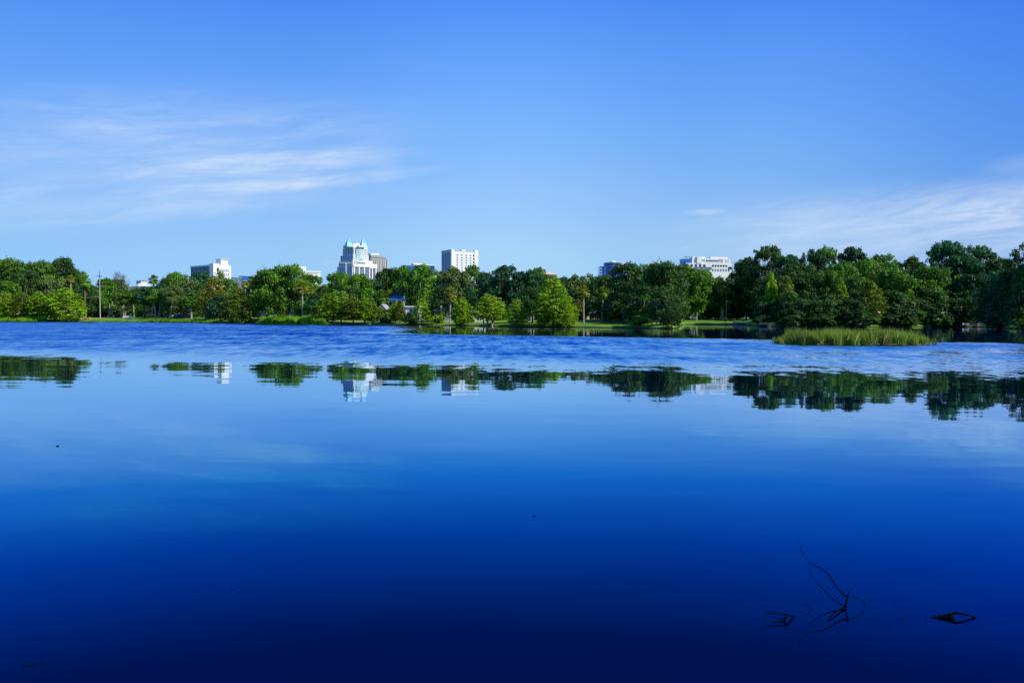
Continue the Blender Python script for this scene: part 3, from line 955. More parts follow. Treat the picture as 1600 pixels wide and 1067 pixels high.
# ------------------------------------------------------------------ the trees along the far shore, left to right
# (mesh, px, top py, width px, metres behind the shore, leaves, name, label[, options])
G_L = 'tall oaks at the left end of the shore'
G_CL = 'yellow-green trees at the water on the left'
G_SL = 'slender park trees on the left lawn'
G_CM = 'young cypresses along the middle shore'
G_RB = 'dark oaks of the wooded right shore'
G_MB = 'broad oaks behind the middle shore'
T = [
 # --- left end
 ('oakA', -48, 414, 62, 40, 'oak_mid', 'live_oak', 'oak cut by the left edge of the photo, behind the first yellow-green tree', dict(group=G_L)),
 ('oakD', 14, 406, 66, 42, 'oak_mid', 'live_oak', 'leftmost high dome of the tall oaks, above the yellow-green trees', dict(group=G_L)),
 ('oakB', 42, 424, 46, 24, 'oak_dark', 'live_oak', 'lower oak with pale limbs showing, in front of the leftmost high dome', dict(group=G_L, bark='p')),
 ('oakA', 66, 410, 56, 46, 'oak_mid', 'live_oak', 'broad pale green dome between the two highest oak tops on the left', dict(group=G_L)),
 ('oakC', 76, 432, 42, 26, 'oak_grey', 'live_oak', 'grey-green oak low in front of the broad pale green dome', dict(group=G_L, bark='p')),
 ('oakB', 99, 404, 42, 52, 'oak_dark', 'live_oak', 'dark rounded oak, the highest top at the left end', dict(group=G_L)),
 ('oakD', 118, 422, 34, 56, 'oak_dark', 'live_oak', 'small dark oak shoulder sloping down right of the highest left top', dict(group=G_L)),
 ('roundA', 12, 440, 40, 16, 'oak_mid', 'tree', 'mid green tree behind the yellow-green tree at the left edge', {}),
 ('cypA', -14, 462, 34, 2, 'cyp_bright', 'cypress_tree', 'bright yellow-green cypress half outside the left edge of the photo', dict(group=G_CL)),
 ('cypB', 9, 459, 26, 3, 'cyp_bright', 'cypress_tree', 'bright yellow-green tree standing right at the left edge', dict(group=G_CL)),
 ('cypB', 36, 460, 40, 5, 'cyp_olive', 'cypress_tree', 'olive brown-tinged tree behind the reeds near the left edge', dict(group=G_CL)),
 ('cypE', 62, 456, 34, 4, 'cyp_mid', 'cypress_tree', 'mid green cypress between the olive one and the tall bright one', dict(group=G_CL)),
 ('cypA', 82, 458, 34, 1.5, 'cyp_mid', 'cypress_tree', 'green cypress with pale stems standing over a dark root bank', dict(group=G_CL)),
 ('cypD', 104, 451, 50, 0.5, 'cyp_bright', 'cypress_tree', 'largest bright green cypress of the left end, its branches down to the water', dict(group=G_CL)),
 ('palmB', 111, 428, 13, 20, 'palm_gold', 'palm_tree', 'pale yellowish palm top standing out of the left oaks, pale stem', dict(cat='palm tree')),
 ('palmB', 133, 425, 24, 8, 'palm_green', 'palm_tree', 'tall palm with a brown shaggy stem, left of the utility pole', dict(cat='palm tree', bark='r')),
 ('roundA', 137, 441, 24, 22, 'oak_dark', 'tree', 'dark tree between the shaggy palm and the utility pole', {}),
 ('roundA', 147, 452, 26, 30, 'oak_mid', 'tree', 'low leafy tree at the foot of the utility pole', {}),
 # --- left park
 ('oakC', 166, 436, 34, 44, 'oak_mid', 'oak_tree', 'mid green oak just right of the utility pole', {}),
 ('oakA', 186, 437, 34, 48, 'oak_grey', 'oak_tree', 'dull green oak under the bare grey branches', {}),
 ('bareA', 183, 424, 26, 46, 'moss', 'dead_tree', 'bare grey twigs curling above the dull green oak, left of the other bare crown', {}),
 ('bareB', 202, 424, 34, 52, 'moss', 'dead_tree', 'larger bare grey-brown crown beside the white roof', {}),
 ('roundA', 160, 452, 28, 42, 'oak_bright', 'tree', 'fresh green low crown over two short stems right of the pole', {}),
 ('slimB', 170, 447, 30, 24, 'oak_bright', 'park_tree', 'park tree with a pair of pale stems, first right of the pole', dict(group=G_SL, bark='p')),
 ('slimA', 190, 452, 22, 20, 'oak_mid', 'park_tree', 'park tree with one thick straight pale stem, behind the white bench', dict(group=G_SL, bark='p')),
 ('slimC', 196, 460, 16, 26, 'oak_dark', 'park_tree', 'dark park tree close right of the thick straight pale stem', dict(group=G_SL, bark='p')),
 ('slimC', 207, 458, 18, 19, 'oak_mid', 'park_tree', 'park tree with a thin dark stem in the middle of the left park', dict(group=G_SL, bark='b')),
 ('slimC', 243, 452, 20, 16, 'oak_mid', 'park_tree', 'straight pale stem right beside the V-shaped pair', dict(group=G_SL, bark='p')),
 ('slimC', 267, 456, 18, 15, 'oak_grey', 'park_tree', 'pale stem left beside the thick dark trunk', dict(group=G_SL, bark='p')),
 ('palmC', 193, 450, 15, 30, 'palm_green', 'palm_tree', 'small bright palm head among the park trees, left one of a pair', dict(cat='palm tree')),
 ('palmC', 209, 450, 17, 24, 'palm_green', 'palm_tree', 'small bright palm with a thin stem, right one of a pair in the park', dict(cat='palm tree')),
 ('slimA', 226, 450, 26, 20, 'oak_teal', 'park_tree', 'dark leaning park tree left of the forked stems', dict(group=G_SL)),
 ('slimB', 236, 447, 30, 19, 'oak_grey', 'park_tree', 'park tree whose two pale stems lean apart like a V', dict(group=G_SL, bark='p')),
 ('slimC', 249, 445, 22, 20, 'oak_teal', 'park_tree', 'upright park tree right of the V-shaped stems', dict(group=G_SL, bark='p')),
 ('slimB', 259, 450, 26, 18, 'oak_grey', 'park_tree', 'park tree with crossing slanted pale stems beside the big trunk', dict(group=G_SL, bark='p')),
 ('palmB', 241, 427, 17, 46, 'palm_green', 'palm_tree', 'bright round palm top standing alone against the sky, right of the white roof', dict(cat='palm tree')),
 ('oakA', 262, 436, 36, 44, 'oak_dark', 'oak_tree', 'dark oak just left of the bright rounded oak', {}),
 ('roundA', 221, 450, 44, 66, 'oak_dark', 'tree', 'dark low tree in front of the white stepped roof', {}),
 ('oakD', 276, 427, 40, 40, 'oak_bright', 'oak_tree', 'bright rounded oak left of the dark blue glass office block', {}),
 ('oakB', 273, 447, 34, 20, 'oak_grey', 'oak_tree', 'grey-green oak with a thick dark trunk on the lawn', dict(bark='d')),
 ('roundA', 296, 437, 34, 34, 'oak_grey', 'tree', 'grey-green tree below the left corner of the blue office block', {}),
 ('slimA', 299, 458, 30, 18, 'oak_mid', 'park_tree', 'park tree with a short pale stem right of the big dark trunk', dict(group=G_SL, bark='p')),
 ('slimC', 306, 425, 20, 78, 'oak_teal', 'far_tree', 'wispy bluish tree in front of the left half of the blue office block', {}),
 ('slimA', 322, 423, 24, 86, 'oak_teal', 'far_tree', 'wispy tree in front of the middle of the blue office block', {}),
 ('slimA', 345, 424, 26, 82, 'oak_grey', 'far_tree', 'thin grey-green tree in front of the pale end of the blue office block', {}),
 ('roundA', 316, 446, 30, 28, 'oak_dark', 'tree', 'dark tree left of the rust-tinged cypress', {}),
 ('cypB', 334, 436, 44, 14, 'cyp_rust', 'cypress_tree', 'rust-tinged brownish cypress under the pale end of the office block', {}),
 ('oakG', 344, 462, 40, 8, 'oak_teal', 'tree', 'dark low tree between the rusty cypress and the cypress in the water', {}),
 ('roundA', 360, 437, 26, 46, 'oak_mid', 'tree', 'pale green tree below the white office end, behind the rusty cypress', {}),
 ('cypD', 374, 451, 50, -0.5, 'cyp_olive', 'cypress_tree', 'broad olive-green cypress standing in the water left of the reeds', {}),
 ('palmB', 383, 436, 14, 34, 'palm_gold', 'palm_tree', 'left one of two slim golden palms behind the big olive cypress', dict(cat='palm tree')),
 ('palmB', 392, 434, 14, 38, 'palm_gold', 'palm_tree', 'right one of two slim golden palms, touching the huge oak', dict(cat='palm tree')),
 # --- huge oak
 ('oakA', 402, 432, 36, 44, 'oak_dark', 'live_oak', 'dark oak showing behind the left side of the huge oak', dict(group=G_MB)),
 ('oakD', 424, 422, 60, 13, 'oak_mid', 'live_oak', 'left half of the huge dark canopy above the reeds', dict(group=G_MB)),
 ('oakA', 452, 415, 66, 20, 'oak_bright', 'live_oak', 'highest bright dome of the huge canopy above the reeds', dict(group=G_MB)),
 ('oakB', 412, 446, 40, 20, 'oak_mid', 'live_oak', 'low bright green bough mass at the left front of the huge canopy', dict(group=G_MB)),
 ('oakG', 440, 450, 44, 30, 'oak_dark', 'live_oak', 'dark shaded oak with its trunk over the reeds', dict(group=G_MB)),
 ('oakA', 482, 430, 44, 40, 'oak_mid', 'live_oak', 'oak sloping down right of the huge canopy, below the low white block', dict(group=G_MB)),
 ('palmC', 473, 437, 22, 7, 'palm_gold', 'palm_tree', 'golden palm head in front of the right side of the huge canopy', dict(cat='palm tree')),
 ('palmA', 482, 446, 16, 24, 'palm_gold', 'palm_tree', 'smaller yellow palm head right of the golden one', dict(cat='palm tree')),
 ('roundA', 470, 470, 28, 9, 'oak_bright', 'tree', 'fresh green small tree behind the right part of the reeds', {}),
 ('roundA', 488, 468, 24, 11, 'oak_teal', 'tree', 'bluish small tree between the fresh green one and the shore cypresses', {}),
 ('oakG', 500, 448, 36, 24, 'oak_dark', 'live_oak', 'dark oak behind the first shore cypresses', dict(group=G_MB)),
 ('palmB', 500, 431, 11, 70, 'palm_green', 'palm_tree', 'thin far palm left of the glass tower, lower one', dict(cat='palm tree')),
 ('palmB', 515, 426, 12, 74, 'palm_green', 'palm_tree', 'dark far palm standing up close to the left edge of the glass tower', dict(cat='palm tree')),
 ('oakA', 533, 427, 48, 32, 'oak_bright', 'live_oak', 'bright green oak right under the blue side of the glass tower', dict(group=G_MB)),
 ('oakB', 560, 429, 44, 34, 'oak_bright', 'live_oak', 'bright green oak under the lit front of the glass tower', dict(group=G_MB)),
 ('roundA', 582, 438, 32, 46, 'oak_teal', 'tree', 'bluish tree below the beige block beside the glass tower', {}),
 ('oakC', 546, 450, 44, 18, 'oak_dark', 'live_oak', 'dark oak behind the middle of the shore cypresses', dict(group=G_MB)),
 ('palmC', 596, 449, 26, 16, 'palm_green', 'palm_tree', 'pale leafy palm left of the blue roof', dict(cat='palm tree')),
 ('cypA', 512, 460, 36, 2.5, 'cyp_bright', 'cypress_tree', 'spreading olive-green cypress, first right of the reeds', dict(group=G_CM)),
 ('cypB', 533, 456, 38, 3.5, 'cyp_mid', 'cypress_tree', 'second cypress right of the reeds, rounded and taller', dict(group=G_CM)),
 ('cypE', 552, 463, 28, 2.0, 'cyp_olive', 'cypress_tree', 'narrow olive cypress left of the pale lamp-like post', dict(group=G_CM)),
 ('cypE', 570, 466, 26, 2.5, 'cyp_bright', 'cypress_tree', 'narrow green cypress in the middle of the row before the houses', dict(group=G_CM)),
 ('cypA', 581, 468, 22, 3.0, 'cyp_mid', 'cypress_tree', 'green cypress in front of the small white gable', dict(group=G_CM)),
 ('cypE', 611, 478, 18, 2.0, 'cyp_bright', 'cypress_tree', 'thin yellow-green cypress below the blue roof', dict(group=G_CM)),
 ('cypE', 618, 469, 18, 5.0, 'cyp_mid', 'cypress_tree', 'thin green cypress right in front of the blue-roofed house wall', dict(group=G_CM)),
 ('cypE', 597, 480, 16, 4.0, 'cyp_mid', 'cypress_tree', 'short green cypress before the left half of the small gable', dict(group=G_CM)),
 ('cypE', 625, 470, 17, 2.5, 'cyp_olive', 'cypress_tree', 'thin brownish cypress just left of the white house', dict(group=G_CM)),
 ('cypE', 639, 489, 18, 1.2, 'cyp_bright', 'cypress_tree', 'lowest sprig of a cypress in front of the white house', dict(group=G_CM)),
 ('cypB', 659, 467, 28, 1.5, 'cyp_bright', 'cypress_tree', 'bright bushy cypress on the right side of the white house', dict(group=G_CM)),
 # --- middle
 ('oakB', 606, 421, 46, 52, 'oak_dark', 'live_oak', 'dark oak at the right foot of the beige block', dict(group=G_MB)),
 ('oakA', 630, 418, 40, 46, 'oak_mid', 'live_oak', 'oak dome right of the dark one, before the low glass building', dict(group=G_MB)),
 ('oakC', 655, 415, 60, 30, 'oak_bright', 'live_oak', 'big bright moss-hung oak behind the white house', dict(group=G_MB)),
 ('oakG', 640, 441, 42, 36, 'oak_mid', 'live_oak', 'mossy lower boughs right above the white house', dict(group=G_MB)),
 ('oakG', 668, 448, 38, 32, 'oak_mid', 'live_oak', 'drooping bright boughs left of the round-headed palm', dict(group=G_MB)),
 ('oakE', 688, 424, 40, 44, 'oak_grey', 'live_oak', 'pale oak crown just left below the white slab block', dict(group=G_MB)),
 ('oakC', 712, 419, 48, 36, 'oak_grey', 'live_oak', 'olive oak in front of the white slab block', dict(group=G_MB)),
 ('oakE', 737, 415, 36, 46, 'oak_mid', 'live_oak', 'gappy oak crown rising over the right foot of the white slab block', dict(group=G_MB)),
 ('oakA', 694, 448, 48, 13, 'oak_dark', 'live_oak', 'dark shade tree over the house behind the round-headed palm', dict(group=G_MB)),
 ('oakG', 738, 450, 46, 38, 'oak_teal', 'live_oak', 'dark bluish tree between the palm and the many-stemmed cypress', dict(group=G_MB)),
 ('oakB', 762, 427, 40, 34, 'oak_teal', 'live_oak', 'bluish oak over the many-stemmed cypress', dict(group=G_MB)),
 ('oakE', 791, 416, 54, 30, 'oak_teal', 'live_oak', 'tall blue-green oak with a dark forked trunk on the lawn', dict(group=G_MB, bark='d')),
 ('oakC', 824, 424, 48, 32, 'oak_teal', 'live_oak', 'dark blue-green oak behind the small round cypress', dict(group=G_MB)),
 ('oakE', 840, 419, 36, 44, 'oak_mid', 'live_oak', 'twiggy high crown left of the pinkish roof', dict(group=G_MB)),
 ('oakB', 862, 432, 40, 36, 'oak_mid', 'live_oak', 'bright oak dome below the pinkish roof', dict(group=G_MB)),
 ('oakA', 832, 450, 44, 9, 'oak_dark', 'live_oak', 'dark shade tree left of the great pyramid cypress', dict(group=G_MB)),
 ('palmC', 703, 446, 24, 4.5, 'palm_gold', 'palm_tree', 'round-headed golden palm with a clear pale trunk on the lawn', dict(cat='palm tree')),
 ('bushA', 683, 491, 22, 4.0, 'cyp_mid', 'shrub', 'low rounded green shrub on the grass left of the round-headed palm', dict(cat='bush')),
 ('cypA', 722, 465, 31, 0.6, 'cyp_bright', 'cypress_tree', 'bright cone-shaped cypress first right of the round-headed palm', dict(group=G_CM)),
 ('cypE', 719, 484, 16, -1.0, 'cyp_bright', 'cypress_tree', 'small yellow cypress at the foot of the cone-shaped one', dict(group=G_CM)),
 ('cypC', 766, 461, 44, 0.0, 'cyp_bright', 'cypress_tree', 'umbrella-shaped cypress on many thin pale stems in the water', dict(group=G_CM, bark='p')),
 ('cypB', 808, 469, 31, 0.2, 'cyp_bright', 'cypress_tree', 'small round cypress between the many-stemmed one and the great pyramid', dict(group=G_CM)),
 ('cypD', 864, 436, 58, 1.0, 'cyp_mid', 'cypress_tree', 'great pyramid-shaped cypress, the largest by the water', dict(group=G_CM)),
 ('cypB', 884, 470, 36, -0.5, 'cyp_bright', 'cypress_tree', 'low bright branches spilling right from the great pyramid', dict(group=G_CM)),
 ('cypE', 848, 474, 22, 0.0, 'cyp_mid', 'cypress_tree', 'low green cypress on the left side of the great pyramid', dict(group=G_CM)),
 ('oakB', 884, 434, 30, 60, 'oak_teal', 'live_oak', 'bluish oak right behind the tip of the great pyramid', dict(group=G_MB)),
 ('slimA', 897, 430, 22, 46, 'oak_grey', 'far_tree', 'pale thin tree left of the dark-blue round building', dict(bark='p')),
 ('slimC', 908, 432, 18, 52, 'oak_grey', 'far_tree', 'second pale thin tree, above the slim palm', dict(bark='p')),
 ('slimA', 922, 429, 26, 48, 'oak_grey', 'far_tree', 'grey-green thin tree under the left edge of the round building', dict(bark='p')),
 ('slimB', 938, 432, 26, 40, 'oak_grey', 'far_tree', 'grey-green thin tree in front of the round building', dict(bark='p')),
 ('oakG', 900, 455, 34, 30, 'oak_dark', 'tree', 'dark tree above the bluish porch roof', {}),
 ('slimA', 902, 468, 18, 12, 'cyp_rust', 'tree', 'small reddish-brown tree over the bluish porch roof', {}),
 ('palmC', 912, 444, 22, 9, 'palm_gold', 'palm_tree', 'slim palm with hanging brown fronds beside the cream house', dict(cat='palm tree')),
 ('palmA', 941, 445, 20, 14, 'palm_green', 'palm_tree', 'green palm head half hidden by the great dark canopy', dict(cat='palm tree')),
 # --- great dark canopy
 ('oakD', 946, 432, 52, 30, 'oak_dark', 'live_oak', 'left shoulder of the great dark canopy, below the round building', dict(group='oaks of the great dark canopy')),
 ('oakG', 958, 462, 44, 22, 'oak_dark', 'live_oak', 'black-shaded tree behind the cream house', dict(group='oaks of the great dark canopy')),
 ('oakA', 980, 413, 64, 20, 'oak_dark', 'live_oak', 'first high dome of the great dark canopy', dict(group='oaks of the great dark canopy')),
 ('oakE', 1008, 414, 44, 30, 'oak_mid', 'live_oak', 'twiggy tops in the middle of the great dark canopy', dict(group='oaks of the great dark canopy')),
 ('oakD', 1038, 411, 66, 20, 'oak_dark', 'live_oak', 'highest dome of the great dark canopy', dict(group='oaks of the great dark canopy')),
 ('oakB', 1070, 416, 50, 24, 'oak_mid', 'live_oak', 'dome of the great canopy left of the white terraced building', dict(group='oaks of the great dark canopy')),
 ('oakG', 974, 458, 54, 14, 'oak_dark', 'live_oak', 'low dark boughs of the great canopy, left part', dict(group='oaks of the great dark canopy')),
 ('oakG', 1004, 448, 54, 9, 'oak_dark', 'live_oak', 'low boughs of the great canopy, middle part', dict(group='oaks of the great dark canopy')),
 ('oakG', 1038, 450, 44, 6, 'oak_dark', 'live_oak', 'low boughs of the great canopy above the drooping waterside tree', dict(group='oaks of the great dark canopy')),
 ('cypB', 1050, 474, 34, 1.0, 'oak_dark', 'waterside_tree', 'drooping green tree at the point where the cove begins', {}),
 ('bushA', 1000, 494, 26, 3, 'oak_mid', 'shrub', 'low shrub on the shaded bank under the great canopy', dict(cat='bush')),
 ('oakB', 1092, 424, 56, 28, 'oak_mid', 'live_oak', 'green oak in front of the white terraced building', {}),
 ('oakC', 1076, 450, 40, 26, 'oak_mid', 'live_oak', 'mossy oak at the left end of the sunlit lawn', {}),
 ('slimA', 1088, 462, 30, 21, 'oak_mid', 'tree', 'tree with a bright white stem at the back of the sunlit lawn', dict(bark='p')),
 ('oakA', 1118, 434, 40, 30, 'oak_grey', 'live_oak', 'greyish oak under the right end of the white terraced building', {}),
 ('palmC', 1127, 434, 24, 24, 'palm_gold', 'palm_tree', 'golden brown palm head above the sunlit lawn', dict(cat='palm tree')),
 ('palmA', 1140, 440, 18, 34, 'palm_gold', 'palm_tree', 'dull golden palm head right of the brighter one above the lawn', dict(cat='palm tree')),
 ('oakG', 1122, 458, 52, 36, 'oak_dark', 'live_oak', 'dark tree at the back of the sunlit lawn', {}),
 ('slimC', 1130, 462, 22, 22, 'oak_dark', 'tree', 'thin tree with a grey-white stem right of the middle of the sunlit lawn', dict(bark='p')),
 ('slimA', 1146, 425, 22, 60, 'oak_grey', 'far_tree', 'pale tree in the gap beside the tall dark oak', dict(bark='p')),
 ('oakC', 1152, 446, 46, 34, 'oak_mid', 'live_oak', 'mid green oak at the right end of the sunlit lawn', {}),
 ('oakB', 1174, 440, 44, 52, 'oak_mid', 'live_oak', 'green oak left below the tall dark oak', {}),
 # --- right shore
 ('oakF', 1166, 404, 46, 30, 'oak_dark', 'live_oak', 'dark jagged oak shoulder right of the white terraced building', dict(group=G_RB)),
 ('oakE', 1197, 386, 64, 60, 'oak_dark', 'live_oak', 'tall dark oak, the leftmost high top of the right shore', dict(group=G_RB)),
 ('oakF', 1232, 399, 46, 34, 'oak_teal', 'live_oak', 'ragged oak right of the leftmost high top', dict(group=G_RB)),
 ('oakE', 1268, 391, 50, 32, 'oak_teal', 'live_oak', 'gappy oak left of the twin airy crowns', dict(group=G_RB)),
 ('oakE', 1292, 387, 46, 36, 'oak_mid', 'live_oak', 'left one of the twin airy crowns', dict(group=G_RB)),
 ('oakF', 1330, 387, 44, 34, 'oak_teal', 'live_oak', 'right one of the twin airy crowns, sky showing through', dict(group=G_RB)),
 ('oakA', 1316, 412, 60, 26, 'oak_mid', 'live_oak', 'mid green oak below the twin airy crowns', dict(group=G_RB)),
 ('oakE', 1380, 399, 56, 34, 'oak_mid', 'live_oak', 'lumpy oak top above the right half of the reed island', dict(group=G_RB)),
 ('oakC', 1420, 403, 48, 30, 'oak_dark', 'live_oak', 'near-black oak left of the widest airy crown', dict(group=G_RB)),
 ('oakF', 1476, 378, 60, 26, 'oak_teal', 'live_oak', 'tallest blue-green airy crown of the right shore', dict(group=G_RB)),
 ('oakE', 1522, 385, 60, 28, 'oak_teal', 'live_oak', 'blue-green airy crown right of the tallest one', dict(group=G_RB)),
 ('oakC', 1556, 406, 46, 30, 'oak_dark', 'live_oak', 'dark dip between the airy crowns and the right edge tree', dict(group=G_RB)),
 ('oakE', 1608, 380, 70, 22, 'oak_dark', 'live_oak', 'near-black tree rising at the right edge of the photo', dict(group=G_RB)),
 ('oakA', 1660, 372, 90, 18, 'oak_dark', 'live_oak', 'dark oak just beyond the right edge of the photo', dict(group=G_RB)),
 ('oakA', 1166, 424, 50, 40, 'oak_mid', 'live_oak', 'rounded green oak under the dark jagged shoulder', dict(group=G_RB)),
 ('oakB', 1246, 410, 56, 30, 'oak_dark', 'live_oak', 'dense dark oak filling the dip right of the leftmost high top', dict(group=G_RB)),
 ('oakD', 1352, 406, 54, 30, 'oak_mid', 'live_oak', 'dense green oak filling the dip right of the twin airy crowns', dict(group=G_RB)),
 ('oakB', 1500, 402, 70, 22, 'oak_teal', 'live_oak', 'dense blue-green mass below the two tallest airy crowns', dict(group=G_RB)),
 ('oakA', 1214, 432, 60, 16, 'oak_dark', 'live_oak', 'black-shaded oak behind the two yellow tips', dict(group=G_RB)),
 ('oakC', 1262, 428, 60, 18, 'oak_dark', 'live_oak', 'dark mossy oak right of the two yellow tips', dict(group=G_RB)),
 ('oakD', 1296, 424, 58, 18, 'oak_mid', 'live_oak', 'dull green oak left of the lone yellow tip', dict(group=G_RB)),
 ('oakG', 1338, 436, 54, 14, 'oak_dark', 'live_oak', 'dark oak behind the tall olive cypress', dict(group=G_RB)),
 ('oakB', 1392, 422, 56, 16, 'oak_mid', 'live_oak', 'rounded green oak right of the tall olive cypress', dict(group=G_RB)),
 ('oakA', 1452, 418, 74, 14, 'oak_mid', 'live_oak', 'broad green dome below the tallest airy crown', dict(group=G_RB)),
 ('oakB', 1520, 430, 64, 12, 'oak_teal', 'live_oak', 'shaded blue-green dome below the second airy crown', dict(group=G_RB)),
 ('oakD', 1578, 422, 70, 12, 'oak_teal', 'live_oak', 'shaded dome with a lit patch near the right edge', dict(group=G_RB)),
 ('oakG', 1204, 462, 46, 8, 'oak_dark', 'live_oak', 'low black-shaded tree at the left end of the dark shore', dict(group=G_RB)),
 ('oakG', 1240, 458, 54, 4, 'oak_dark', 'live_oak', 'low black-shaded tree left behind the reed island', dict(group=G_RB)),
 ('oakG', 1286, 460, 54, 4, 'oak_dark', 'live_oak', 'low black-shaded tree behind the middle of the reed island', dict(group=G_RB)),
 ('oakG', 1330, 468, 50, 4, 'oak_dark', 'live_oak', 'low black-shaded tree left of the olive cypress foot', dict(group=G_RB)),
 ('oakG', 1400, 455, 64, 4, 'oak_dark', 'live_oak', 'low black-shaded tree behind the right tip of the reed island', dict(group=G_RB)),
 ('oakG', 1450, 452, 60, 6, 'oak_dark', 'live_oak', 'low dark tree right of the reed island', dict(group=G_RB)),
 ('oakG', 1506, 456, 66, 5, 'oak_dark', 'live_oak', 'low dark tree left behind the pulled-up boats', dict(group=G_RB)),
 ('oakG', 1560, 458, 60, 5, 'oak_dark', 'live_oak', 'low dark tree right behind the pulled-up boats', dict(group=G_RB)),
 ('oakG', 1612, 440, 60, 5, 'oak_dark', 'live_oak', 'low dark tree cut by the right edge of the photo', dict(group=G_RB)),
 ('cypE', 1205, 427, 20, 8, 'cyp_bright', 'cypress_tree', 'yellow-green pointed tip on the dark shore, left one of two', {}),
 ('cypA', 1229, 432, 26, 7, 'cyp_olive', 'cypress_tree', 'olive yellow tip on the dark shore, right one of two', {}),
 ('cypE', 1312, 438, 24, 9, 'cyp_bright', 'cypress_tree', 'lone bright yellow tip above the middle of the reed island', {}),
 ('cypA', 1360, 440, 38, 4, 'cyp_olive', 'cypress_tree', 'tall olive cypress with a white egret in its lower branches', {}),
 # off to the right, beyond the photo's edge: they throw the shade on the right shore
 ('oakA', 1740, 360, 120, 10, 'oak_dark', 'live_oak', 'big oak further round the shore, outside the right edge', dict(group='oaks further round the right shore')),
 ('oakD', 1860, 350, 140, 8, 'oak_dark', 'live_oak', 'big oak further round the shore, outside the right edge', dict(group='oaks further round the right shore')),
 ('oakC', 2000, 340, 150, 8, 'oak_dark', 'live_oak', 'big oak further round the shore, outside the right edge', dict(group='oaks further round the right shore')),
 ('oakB', -140, 412, 80, 30, 'oak_mid', 'live_oak', 'oak further round the shore, outside the left edge', dict(group='oaks further round the left shore')),
 ('oakA', -240, 410, 90, 30, 'oak_mid', 'live_oak', 'oak further round the shore, outside the left edge', dict(group='oaks further round the left shore')),
]
for key, px, top, wpx, t, leaf, name, label, kw in T:
    kw = dict(kw)
    if 'bark' in kw:
        kw['bark'] = BARKS[kw['bark']]
    kw.setdefault('cat', 'tree')
    plant(key, px, top, wpx, t, leaf, name, label, **kw)

RB_LABELS = ['dark shrub at the water left of the reed island, by the lone grey boat', 'dark shrub behind the left tip of the reed island',
             'dark shrub behind the reed island, below the lone yellow tip', 'dark shrub at the foot of the tall olive cypress', 'dark shrub behind the right tip of the reed island',
             'dark shrub just right of the reed island', 'dark shrub left of the pulled-up boats', 'bluish dark shrub right of the pulled-up boats', 'dark shrub at the right edge of the photo']
# low shrubs along the dark right bank
for i, (px, top, wd, t, leaf) in enumerate([(1196, 494, 30, 1.5, 'oak_dark'), (1236, 492, 44, 1.2, 'oak_dark'), (1290, 490, 46, 1.2, 'oak_dark'),
                                           (1345, 488, 50, 1.0, 'oak_dark'), (1400, 488, 50, 1.0, 'oak_dark'), (1452, 486, 44, 2.0, 'oak_dark'),
                                           (1500, 490, 40, 4.0, 'oak_dark'), (1570, 486, 46, 3.5, 'oak_teal'), (1608, 484, 44, 2.0, 'oak_dark')]):
    plant(['bushA', 'bushB'][i % 2], px, top, wd, t, leaf, 'waterside_shrub', RB_LABELS[i], cat='bush', group='dark shrubs under the right shore trees')
for px, top, wd, t, leaf, lb in [(1152, 476, 44, 60, 'oak_dark', 'dark thicket at the back of the right end of the sunlit lawn'), (1182, 474, 44, 60, 'oak_dark', 'dark thicket behind the lone grey boat by the lawn'),
                             (1120, 480, 40, 62, 'oak_dark', 'dark thicket at the back of the middle of the sunlit lawn'), (146, 482, 26, 30, 'oak_dark', 'dark hedge shrub behind the foot of the utility pole'), (182, 484, 30, 34, 'oak_dark', 'dark shrub behind the first park stems'),
                             (214, 485, 30, 36, 'oak_mid', 'green shrub behind the white bench on the left lawn'), (246, 484, 34, 36, 'oak_dark', 'dark shrub behind the V-shaped stems'),
                             (290, 486, 34, 34, 'oak_dark', 'dark shrub behind the dark blue parked car'), (20, 484, 40, 14, 'oak_mid', 'green shrub low behind the reeds at the left edge'),
                             (604, 496, 18, 4, 'oak_teal', 'bluish low shrub on the grass left of the white house'), (646, 500, 12, 4, 'oak_teal', 'bluish low shrub right before the white house'),
                             (780, 484, 30, 22, 'oak_bright', 'sunlit green shrub between the many-stemmed cypress and the forked trunk'), (733, 496, 14, 9, 'oak_dark', 'dark shrub before the pale house behind the cone-shaped cypress')]:
    plant('bushA' if wd > 28 else 'bushB', px, top, wd, t, leaf, 'shrub', lb, cat='bush')

# the wood that closes the view behind the named trees
def far_wood():
    q = np.random.default_rng(5)
    cs, rs = [], []
    for i in range(2300):
        px = q.uniform(-260, 1750)
        Y = shore_y(px) + (q.uniform(70, 130) if i % 2 else q.uniform(48, 75))
        hmax = (8.5 if px < 1150 else 11.5) + 1.5 * math.sin(px * 0.05) + 1.0 * math.sin(px * 0.17)
        if 195 < px < 250 or 290 < px < 370:
            hmax = min(hmax, 8.5)
        z = q.uniform(0.6, hmax)
        cs.append((x_at(px, Y), Y, z + 0.8))
        rs.append(q.uniform(1.3, 2.6))
    P, N, K = clump_points([np.array(c) for c in cs], rs, 46, fill=0.1)
    v, f = leaves(P, N, 0.5)
    me = mesh_np('distant_wood', v, [f], M['oak_dark'], np.clip(K * .6 + rng.random(len(K)) * .5, 0, 1))
    o = link(bpy.data.objects.new('distant_wood', me))
    tag(o, 'dark wood that closes the view behind the shore trees', 'wood', kind='stuff')
far_wood()

